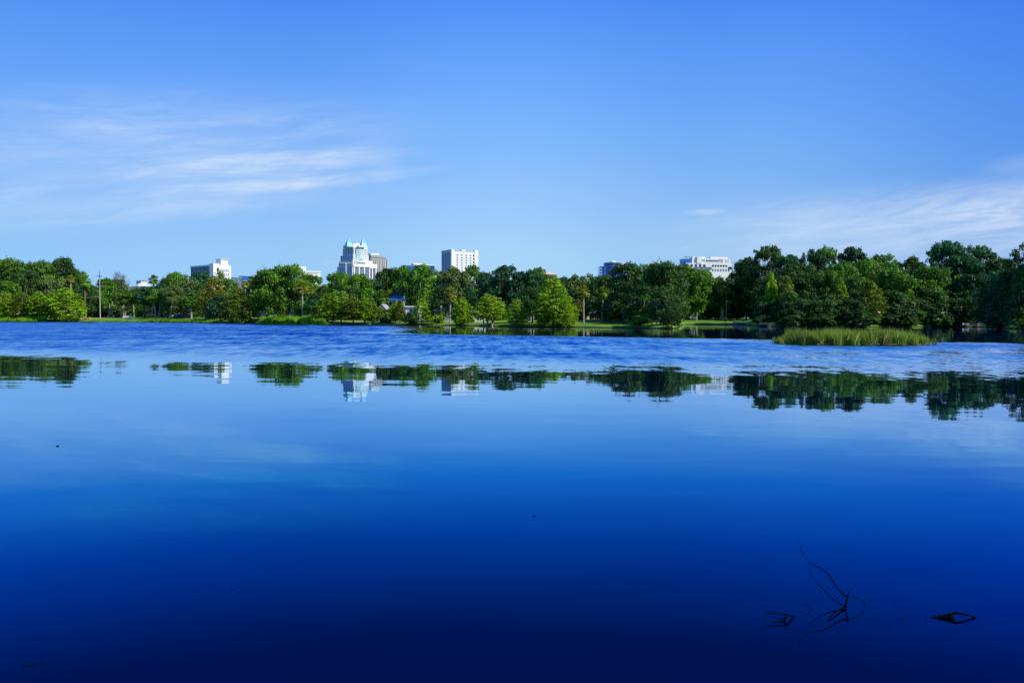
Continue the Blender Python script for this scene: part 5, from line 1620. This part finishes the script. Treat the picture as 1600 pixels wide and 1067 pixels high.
house('garden_house', 'grey-blue house front in the shade between the small round cypress and the great pyramid', 825, 835, 152, 501, 485, 481, 'grey', 'roof_grey', depth=8,
      win=(('window', .55, .8, .45, .8, 'dark'), ('door', .2, .4, .0, .6, 'dark')))
house('lakeside_house', 'cream house with dark openings behind the red car, right of the great pyramid cypress', 912, 934, 172, 500, 489.5, 486.5, 'cream', 'roof_grey', depth=8,
      win=(('window', .06, .20, .1, .62, 'dark'), ('door', .48, .58, .0, .85, 'dark'), ('door', .80, .90, .0, .85, 'dark')))
house('blue_shaded_house', 'house with a sloping blue-grey roof touching the great pyramid cypress', 892, 911.5, 168, 500, 490, 484, 'roof_grey', 'roof_grey', depth=9, yaw=20,
      win=(('window', .2, .4, .3, .7, 'dark'), ('window', .6, .8, .3, .7, 'dark')))
house('dark_porch_house', 'dark house under the huge oak with a red door and white trim', 406, 466, 201, 499, 486.5, 483, 'roof_grey', 'roof_grey', depth=9,
      win=(('door', .16, .215, .32, .72, 'red'), ('window', .175, .20, .38, .62, 'white'), ('window', .36, .42, .15, .6, 'cream'), ('window', .47, .52, .15, .6, 'grey'),
           ('shutter', .70, .76, .45, .92, 'red'), ('door', .745, .80, .25, .72, 'white'), ('window', .8, .83, .85, 1.0, 'white'), ('step', .66, .80, -.03, .1, 'grey')))
house('white_walled_house', 'bluish white house wall seen past the left end of the sunlit lawn', 1058, 1078, 238, 500, 484, 478, 'white', 'roof_grey', depth=9,
      win=(('window', .45, .6, .4, .75, 'dark'), ('door', .75, .85, .0, .6, 'dark')))
house('small_white_house', 'tiny white gabled shed at the edge of the great dark canopy', 994, 1003, 176, 500, 489, 485, 'white', 'roof_grey', depth=5, gable=True,
      win=(('door', .4, .62, .0, .6, 'dark'),))
# ------------------------------------------------------------------ things on the shore
def shore_pt(px, t):
    Y = shore_y(px) + t
    return Vector((x_at(px, Y), Y, bank(t)))

# utility pole
p = shore_pt(156.5, 14)
root = empty('utility_pole', p, R(6))
tag(root, 'tall slim utility pole with one crossarm near its top, on the left lawn', 'utility pole')
H_ = at(156.5, 422, p.y).z - p.z
hc = at(156.5, 432, p.y).z - p.z
MB().tube([(0, 0, -.5), (0, 0, hc - .6)], [.17, .12], 8).build('pole', M['pole'], root)
MB().tube([(0, 0, hc - .6), (0, 0, H_ - 1.0), (0.04, 0, H_)], [.12, .08, .03], 8).build('pole_top', M['pole_dark'], root)
MB().box(-.78, .78, -.24, -.165, hc - .09, hc + .09).build('crossarm', M['pole_dark'], root)
for x in (-.68, -.3, .3, .68):
    MB().lathe([(.05, hc + .09), (.07, hc + .16), (.03, hc + .26)], 6, x, -.2).build('insulator', M['pole_dark'], root)
hl = at(156.5, 464.5, p.y).z - p.z
MB().tube([(0, 0, hl + .1), (-2.0, 0, hl), (-4.2, 0, hl - .12), (-6.0, 0, hl - .25)], [.045, .04, .035, .03], 5).build('side_arm', M['pole'], root)

# white bench and posts on the left lawn
p = shore_pt(198, 12)
root = empty('park_bench', p, R(2))
tag(root, 'low white bench with slatted back on the left lawn', 'bench')
for i in range(3):
    MB().box(-1.3, 1.3, -.25 + i * .17, -.12 + i * .17, .42, .47).build('seat_slat', M['white'], root)
for i in range(3):
    MB().box(-1.3, 1.3, .30, .34, .55 + i * .16, .66 + i * .16).build('back_slat', M['white'], root)
for x in (-1.2, 1.1):
    MB().box(x, x + .1, -.25, -.17, -.2, .42).build('leg', M['white'], root)
    MB().box(x, x + .1, .22, .30, -.2, 1.0).build('leg', M['white'], root)
p = shore_pt(207, 11)
root = empty('litter_bin', p, R(10))
tag(root, 'small pale box-shaped bin beside the white bench', 'bin')
MB().box(-.4, .4, -.3, .3, -.2, .78).build('body', M['steel'], root)
MB().box(-.45, .45, -.35, .35, .785, .86).build('lid', M['white'], root)

# orange-brown root mound at the shaggy palm
p = shore_pt(133.5, 5)
root = empty('park_sign', p, R(-4))
tag(root, 'small orange-yellow notice board at the foot of the shaggy palm', 'sign')
MB().box(-.28, .28, -.03, .03, .5, 1.75).build('board', plain('ochre_board', (0.75, 0.42, 0.06), 0.7), root)
MB().box(-.33, .33, .035, .09, .45, 1.8).build('frame', M['brown'], root)
for x in (-.25, .18):
    MB().box(x, x + .07, .095, .15, -.4, .7).build('post', M['brown'], root)
for dx_, lb in ((-1.5, 'dull pink upright stone left of the orange notice board'), (1.3, 'dull pink low stone right of the orange notice board')):
    pp = shore_pt(133.5, 7)
    o = MB().lathe([(.55, -.3), (.5, .5), (.35, 1.2), (.12, 1.5)], 7, 0, 0).build('stone', plain('pink_stone', (0.42, 0.25, 0.2), 0.9), None)
    o.location = (pp.x + dx_, pp.y, pp.z)
    o.scale = (.8, .6, .8 if dx_ < 0 else .55)
    tag(o, lb, 'stone')

from mathutils.bvhtree import BVHTree
_g = bpy.data.objects['ground']
_bvh = BVHTree.FromPolygons([v.co[:] for v in _g.data.vertices], [tuple(p_.vertices) for p_ in _g.data.polygons])
def GZ(x, y):
    h_ = _bvh.ray_cast(Vector((x, y, 50)), Vector((0, 0, -1)))
    return h_[0].z if h_[0] else 0.0

def path(name, label, px0, px1, t, w_, lift=0.03):
    n = 140
    vs, fs = [], []
    for i in range(n + 1):
        px = px0 + (px1 - px0) * i / n
        for k in range(3):
            q_ = shore_pt(px, t + w_ * k / 2 + 0.6 * math.sin(i * .08))
            vs.append((q_.x, q_.y, GZ(q_.x, q_.y) + lift + (.02 if k == 1 else 0)))
    for i in range(n):
        for k in range(2):
            fs.append((3 * i + k, 3 * i + 3 + k, 3 * i + 4 + k, 3 * i + 1 + k))
    mb = MB()
    mb.add(vs, fs)
    o = mb.build(name, M['path'])
    tag(o, label, kind='structure')
path('footpath', 'pale footpath crossing the left lawn under the park trees', 128, 352, 15, 2.6)
path('footpath', 'pale footpath behind the shore cypresses in the middle', 505, 760, 9, 1.8)
path('footpath', 'pale footpath on the shaded bank under the great canopy', 960, 1052, 10, 1.8)

# parked cars
def car(px, t, yaw, paint, label, name='parked_car'):
    p = shore_pt(px, t)
    p.z = GZ(p.x, p.y)
    root = empty(name, p, R(yaw))
    tag(root, label, 'car')
    prof = [(-2.1, .35), (-2.15, .75), (-1.5, .95), (-0.9, 1.42), (0.7, 1.45), (1.5, .98), (2.1, .85), (2.2, .4)]
    mb = MB()
    n = len(prof)
    vs = [(x, -.82 + (.14 if z > 1.1 else 0), z) for x, z in prof] + [(x, .82 - (.14 if z > 1.1 else 0), z) for x, z in prof]
    fs = [tuple(range(n)), tuple(range(2 * n - 1, n - 1, -1))] + [((i + 1) % n, i, n + i, n + (i + 1) % n) for i in range(n)]
    mb.add(vs, fs)
    mb.build('body', M[paint], root)
    for s in (-1, 1):
        mb = MB()
        mb.add([(-1.25, s * .80, 1.0), (1.25, s * .80, 1.0), (.65, s * .72, 1.36), (-.8, s * .72, 1.36)], [(0, 1, 2, 3) if s < 0 else (3, 2, 1, 0)])
        mb.build('side_window', M['glass_dark'], root)
    for x in (-1.35, 1.35):
        for s in (-1, 1):
            w_ = MB().lathe([(.33, -.1), (.33, .1)], 14).build('wheel', M['tyre'], root)
            w_.location = (x, s * .78, .33)
            w_.rotation_euler = (R(90), 0, 0)
    for s in (-.55, .55):
        MB().box(2.16, 2.22, s - .16, s + .16, .6, .75).build('headlight', M['white'], root)
car(930, 30, -84, 'red', 'dark red car with a white light spot, parked in front of the cream house')
car(288, 24, 12, 'navy_paint', 'dark blue car parked under the trees behind the left lawn')
car(280, 29, 8, 'white', 'white car parked behind the dark blue one at the left lawn')
car(747, 26, 10, 'white', 'white car parked before the pale house behind the cypresses')

# sign post under the huge oak
p = shore_pt(403, 9)
root = empty('sign_post', p, R(0))
tag(root, 'white post with two small white boards at the left end of the tall reeds', 'sign')
h1 = at(403, 482.5, p.y).z - p.z
MB().box(-.08, .08, -.08, .08, -.4, h1).build('post', M['white'], root)
MB().box(.14, .9, -.05, .05, h1 - .75, h1 - .35).build('board', M['white'], root)
MB().box(.14, .7, -.05, .05, h1 - 1.6, h1 - 1.1).build('board', M['white'], root)

# pale post lamp in the cypress row, and the dark lamp by the cove
def lamp(px, t, py_top, mat, label, globe):
    p = shore_pt(px, t)
    root = empty('lamp_post', p)
    tag(root, label, 'lamp post')
    h = at(px, py_top, p.y).z - p.z
    MB().lathe([(.16, -.3), (.14, .3), (.07, .45), (.05, h - .7)], 8).build('post', M[mat], root)
    MB().lathe([(.05, h - .7), (.2, h - .55), (.26, h - .3), (.18, h - .05), (.04, h)], 10).build('lantern', M[globe], root)
lamp(583.5, 5, 473, 'pole', 'pale lamp post with a white lantern between the narrow cypresses', 'white')
lamp(1134.5, 2.5, 470, 'pole_dark', 'dark lamp post standing at the water in front of the sunlit lawn', 'pole_dark')
lamp(796.5, 8, 480, 'pole', 'short pale lamp post left of the small round cypress', 'white')

# pulled-up boats
def boat(px, t, yaw, mat, label, L=3.6, name='rowing_boat'):
    p = shore_pt(px, t)
    root = empty(name, (p.x, p.y, GZ(p.x, p.y) if t > 0 else 0.0), R(yaw))
    tag(root, label, 'boat')
    vs, fs = [], []
    n = 10
    for i in range(n + 1):
        u = i / n * 2 - 1
        b_ = .62 * (1 - abs(u) ** 2.4) + .02
        sh = .12 * u * u
        x = u * L / 2
        vs += [(x, -b_, .42 + sh), (x, -b_ * .72, .06), (x, b_ * .72, .06), (x, b_, .42 + sh), (x, b_ - .05 * (b_ > .1), .42 + sh), (x, b_ * .6, .14), (x, -b_ * .6, .14), (x, -b_ + .05 * (b_ > .1), .42 + sh)]
    for i in range(n):
        for k in range(8):
            a_, c_ = i * 8 + k, i * 8 + (k + 1) % 8
            fs.append((a_, c_, c_ + 8, a_ + 8))
    fs += [tuple(range(8))[::-1], tuple(n * 8 + k for k in range(8))]
    mb = MB()
    mb.add(vs, fs)
    mb.build('hull', M[mat], root, smooth=False)
    for x in (-.7, .5):
        MB().box(x - .12, x + .12, -.5, .5, .32, .36).build('seat', M['path'], root)
boat(1526, 0.8, 8, 'pink_hull', 'reddish white boat pulled up at the water in the dark right cove')
boat(1543, 1.4, -14, 'steel', 'grey boat right of the reddish one in the dark right cove', 3.0)
boat(1513, 1.6, 20, 'white', 'pale boat left of the reddish one in the dark right cove', 3.4)
boat(1200, 0.6, 5, 'grey', 'grey boat lying alone by the dark shore left of the reed island', 3.6)
boat(1157, 1.5, -6, 'steel', 'light grey canoe drawn up at the right end of the sunlit lawn', 4.2, 'canoe')
boat(1164, 0.6, 4, 'white', 'short white boat beside the light grey canoe', 2.6)

# stepping stones and pale stumps near the shaded bank
for px, t, s_, lb in [(1452, 1.0, .5, 'pale stone on the dark bank right of the reed island'), (36, 3.0, .0, None)]:
    if lb:
        p = shore_pt(px, t)
        o = MB().lathe([(.5, -.2), (.55, .15), (.3, .4), (.05, .45)], 7).build('stone', M['grey'], None)
        o.location = p
        tag(o, lb, 'stone')

# birds: skinned bodies
def skin_body(name, verts, edges, radii, mat, parent, loc, scale=1.0, sub=2):
    me = bpy.data.meshes.new(name)
    me.from_pydata([tuple(c * scale for c in v) for v in verts], edges, [])
    o = bpy.data.objects.new(name, me)
    link(o, parent)
    o.location = loc
    me.materials.append(mat)
    sk = o.modifiers.new('skin', 'SKIN')
    for v, r in zip(me.skin_vertices[0].data, radii):
        v.radius = (r * scale, r * scale)
    me.skin_vertices[0].data[0].use_root = True
    sb = o.modifiers.new('sub', 'SUBSURF')
    sb.levels = sub
    sb.render_levels = sub
    return o

def egret(px, py, Y, yaw, label, s=1.0):
    p = at(px, py, Y)
    root = empty('egret', p, R(yaw))
    tag(root, label, 'bird')
    # body, neck in an S, head, tail, legs
    V = [(0, 0, .42), (.16, 0, .48), (.22, 0, .60), (.17, 0, .72), (.20, 0, .84), (.26, 0, .90), (.33, 0, .90), (-.18, 0, .36), (-.34, 0, .28)]
    E = [(0, 1), (1, 2), (2, 3), (3, 4), (4, 5), (5, 6), (0, 7), (7, 8)]
    skin_body('body', V, E, [.12, .085, .04, .032, .03, .042, .03, .09, .03], M['feather'], root, (0, 0, 0), s)
    MB().tube([(.35 * s, 0, .90 * s), (.50 * s, 0, .885 * s)], [.018 * s, .003], 6).build('beak', plain('yellow_beak', (.7, .4, .03), .5), root)
    for y in (-.04, .04):
        MB().tube([(-.02 * s, y * s, .34 * s), (-.04 * s, y * s, .17 * s), (0, y * s, 0), (.08 * s, y * s, -.005)], [.014 * s, .010 * s, .010 * s, .006], 5).build('leg', M['tyre'], root)
egret(1372.5, 491.5, shore_y(1360) + 1.8, 200, 'white egret standing in the lower branches of the tall olive cypress', 1.15)
egret(28, 493.0, shore_y(28) + 1.0, 20, 'white egret at the edge of the reeds near the left edge', 1.2)
MB().tube([at(1366, 492, shore_y(1360) + 1.8), at(1372.5, 491.6, shore_y(1360) + 1.8), at(1379, 490.6, shore_y(1360) + 1.8)], [.06, .05, .03], 5)

# ------------------------------------------------------------------ dead branches in the near water
def water_pt(px, py):
    v = ray(px, py)
    k = -CAM_Z / v.z
    return Vector((v.x * k, k, 0))

def lifted(px, py, Y):
    return at(px, py, Y)

def stick(mb, pts, r0, r1, sides=6, jit=0.0, seed=0):
    """A crooked twig through the given points, thinning to its tip."""
    q = random.Random(seed)
    P = [Vector(p) for p in pts]
    out_ = []
    n = 5
    for i in range(len(P) - 1):
        a0 = P[max(i - 1, 0)]
        a1, a2 = P[i], P[i + 1]
        a3 = P[min(i + 2, len(P) - 1)]
        for k in range(n):
            t_ = k / n
            out_.append(0.5 * ((2 * a1) + (-a0 + a2) * t_ + (2 * a0 - 5 * a1 + 4 * a2 - a3) * t_ ** 2 + (-a0 + 3 * a1 - 3 * a2 + a3) * t_ ** 3))
    out_.append(P[-1])
    m_ = len(out_) - 1
    rad = [(r0 + (r1 - r0) * i / m_) * (1 + 0.18 * math.sin(i * 2.3 + seed)) for i in range(m_ + 1)]
    out_ = [p + Vector((q.uniform(-1, 1), q.uniform(-1, 1), q.uniform(-1, 1))) * jit for p in out_]
    mb.tube(out_, rad, sides)

# the big branch: rises from the water and leans away from the viewer
B0 = water_pt(1321, 950)
root = empty('drowned_branch', B0)
tag(root, 'thin dead branch arching out of the dark water, with a loop on its right', 'branch')
def rel(p):
    return p - B0
Yb = B0.y
mb = MB()
stick(mb, [B0 - B0 + Vector((-.02, -.02, -.12)), rel(lifted(1321, 948, Yb)), rel(lifted(1324, 934, Yb)), rel(lifted(1327, 922, Yb))], 0.0071, 0.0023, 7, .0005, 1)
mb.build('stub', M['twig'], root)
mb = MB()
stick(mb, [rel(lifted(1324.5, 934, Yb)), rel(lifted(1312, 922, Yb + 0.0450)), rel(lifted(1300, 905, Yb + 0.0900)), rel(lifted(1290, 893, Yb + 0.1275)), rel(lifted(1278, 886, Yb + 0.1500)),
           rel(lifted(1267, 880, Yb + 0.1725)), rel(lifted(1257, 869, Yb + 0.1950)), rel(lifted(1251, 858, Yb + 0.2100)), rel(lifted(1248, 845, Yb + 0.2250))], 0.0048, 0.0009, 6, .0008, 2)
mb.build('long_twig', M['twig'], root)
mb = MB()
stick(mb, [rel(lifted(1321, 948, Yb)), rel(lifted(1304, 937, Yb + 0.0450)), rel(lifted(1290, 924, Yb + 0.0900)), rel(lifted(1277, 910, Yb + 0.1275)), rel(lifted(1266, 896, Yb + 0.1500)), rel(lifted(1265, 885, Yb + 0.1650))], 0.0038, 0.0007, 6, .0008, 3)
mb.build('lower_twig', M['twig'], root)
mb = MB()
tipw = water_pt(1354, 945)
stick(mb, [rel(lifted(1324.5, 933, Yb)), rel(lifted(1335, 933, Yb + 0.0150)), rel(lifted(1346, 937, Yb + 0.0300)), rel(tipw) + Vector((0, 0, -.01))], 0.0029, 0.0017, 6, .0005, 4)
mb.build('side_loop', M['twig'], root)
mb = MB()
stick(mb, [rel(lifted(1321, 949, Yb)), rel(water_pt(1308, 957)) + Vector((0, 0, .012)), rel(water_pt(1297, 966)) + Vector((0, 0, .006)), rel(water_pt(1290, 972)) + Vector((0, 0, -.01))], 0.0051, 0.0023, 6, .0005, 5)
mb.build('floating_twig', M['twig'], root)

# left cluster
B1 = water_pt(1226, 970)
root = empty('drowned_branch', B1)
tag(root, 'low tangle of dead twigs just clearing the water, left of the arching branch', 'branch')
rel1 = lambda p: p - B1
Yc = B1.y
mb = MB()
stick(mb, [rel1(B1) + Vector((0, 0, -.08)), rel1(lifted(1226, 969, Yc)), rel1(lifted(1228, 962, Yc))], 0.0076, 0.0045, 7, .0004, 7)
mb.build('stub', M['twig'], root)
mb = MB()
stick(mb, [rel1(water_pt(1240, 963)), rel1(lifted(1230, 960, Yc + 0.0225)), rel1(lifted(1214, 958, Yc + 0.0225)), rel1(lifted(1197, 956.5, Yc + 0.0300)), rel1(lifted(1195, 953, Yc + 0.0375))], 0.0051, 0.0017, 6, .0006, 8)
mb.build('upper_twig', M['twig'], root)
mb = MB()
stick(mb, [rel1(lifted(1227, 969, Yc)), rel1(lifted(1214, 972, Yc - 0.0150)), rel1(lifted(1200, 977, Yc - 0.0300)), rel1(lifted(1185, 981, Yc - 0.0450)) , rel1(lifted(1172, 979, Yc - 0.0450)), rel1(lifted(1164, 974, Yc - 0.0300))], 0.0045, 0.0014, 6, .0006, 9)
mb.build('lower_twig', M['twig'], root)
mb = MB()
stick(mb, [rel1(lifted(1164, 974, Yc - 0.0300)), rel1(lifted(1178, 971.5, Yc)), rel1(lifted(1191, 970.5, Yc + 0.0075)), rel1(lifted(1193, 962, Yc + 0.0225)), rel1(lifted(1196, 957, Yc + 0.0300))], 0.0020, 0.0011, 5, .0005, 10)
mb.build('thin_twig', M['twig'], root)
mb = MB()
stick(mb, [rel1(lifted(1226, 969, Yc)), rel1(lifted(1215, 966, Yc + 0.0150)), rel1(lifted(1207, 963, Yc + 0.0150))], 0.0031, 0.0011, 5, .0005, 11)
mb.build('spur_twig', M['twig'], root)

# little v-shaped twig
B2 = water_pt(1418, 961)
root = empty('drowned_twig', B2)
tag(root, 'faint single twig slanting up from the water between the branch and the floating stick', 'twig')
mb = MB()
stick(mb, [Vector((.02, -.01, -.03)), B2 - B2, at(1409, 953, B2.y + .015) - B2, at(1397, 941, B2.y + .04) - B2, at(1387, 929, B2.y + .06) - B2], 0.0022, 0.0008, 5, .0005, 12)
mb.build('stem', M['twig'], root)

# floating bark with its mirror image
B3 = water_pt(1492, 964.6)
root = empty('floating_stick', B3)
tag(root, 'black stick arched just above the water, making a lozenge with its mirror image', 'stick')
mb = MB()
k_ = B3.y / 1200
stick(mb, [Vector((-38 * k_, 0, -.006)), Vector((-26 * k_, 0, .003)), Vector((-12 * k_, 0, .014)), Vector((0, 0, .026)), Vector((3 * k_, 0, .0265)), Vector((18 * k_, 0, .017)), Vector((36 * k_, 0, -.004))], 0.0097, 0.0048, 8, .0006, 13)
mb.build('stem', M['twig'], root)
mb = MB()
stick(mb, [Vector((-16 * k_, -.005, -.004)), Vector((-9 * k_, -.01, .006)), Vector((-2 * k_, -.005, .008))], 0.0129, 0.0041, 7, .0006, 14)
mb.build('bark_flake', M['twig'], root)
B4 = water_pt(1447, 967)
o = MB()
stick(o, [Vector((.004, 0, -.02)), Vector((0, 0, .0)), Vector((-.004, .0, .012))], 0.0026, 0.0011, 5, 0, 15)
o = o.build('twig_tip', M['twig'])
o.location = B4
tag(o, 'tiny twig tip poking out left of the black floating stick', 'twig')
B5 = water_pt(1266, 952)
o = MB()
stick(o, [Vector((.01, 0, -.03)), Vector((0, 0, .0)), Vector((-.012, .0, .02)), Vector((-.03, .01, .03))], 0.0031, 0.0011, 5, 0, 16)
o = o.build('twig_tip', M['twig'])
o.location = B5
tag(o, 'tiny twig tip between the low tangle and the arching branch', 'twig')
# grass blade bottom left
B6 = water_pt(44, 1040)
o = MB()
stick(o, [Vector((-.02, -.01, .0)), Vector((.02, .02, .006)), Vector((.045, .045, .004))], 0.0021, 0.0008, 5, 0, 17)
o = o.build('drifting_straw', M['twig'])
o.location = B6
tag(o, 'short dark blade floating in the bottom left corner', 'twig')
# leaf specks far out
for px, py, s_, lb in ((835, 806, .016, 'dark leaf speck floating near the middle of the photo'), (90, 697, .026, 'small dark floating leaf mat on the left calm water'),
                       (363, 921, .008, 'tiny speck floating left of the middle, in the dark water')):
    p = water_pt(px, py)
    o = MB().add([(-1, 0, .004), (-.4, -.35, .02), (.5, -.25, .012), (1, .1, .03), (.3, .35, .006), (-.5, .3, .012)], [(0, 1, 2, 3, 4, 5), (5, 4, 3, 2, 1, 0)]) if False else None
    mb = MB()
    mb.add([(-s_, 0, .004), (-.4 * s_, -.35 * s_, .35 * s_), (.5 * s_, -.25 * s_, .2 * s_), (s_, .1 * s_, .45 * s_), (.3 * s_, .35 * s_, .1 * s_), (-.5 * s_, .3 * s_, .2 * s_),
            (-.3 * s_, -.2 * s_, -.004), (.4 * s_, -.1 * s_, -.004), (.2 * s_, .2 * s_, -.004)],
           [(0, 1, 6), (1, 2, 7, 6), (2, 3, 7), (3, 4, 8, 7), (4, 5, 8), (5, 0, 6, 8), (0, 5, 4, 3, 2, 1)])
    o = mb.build('floating_leaf', M['twig'])
    o.location = p
    tag(o, lb, 'leaf')
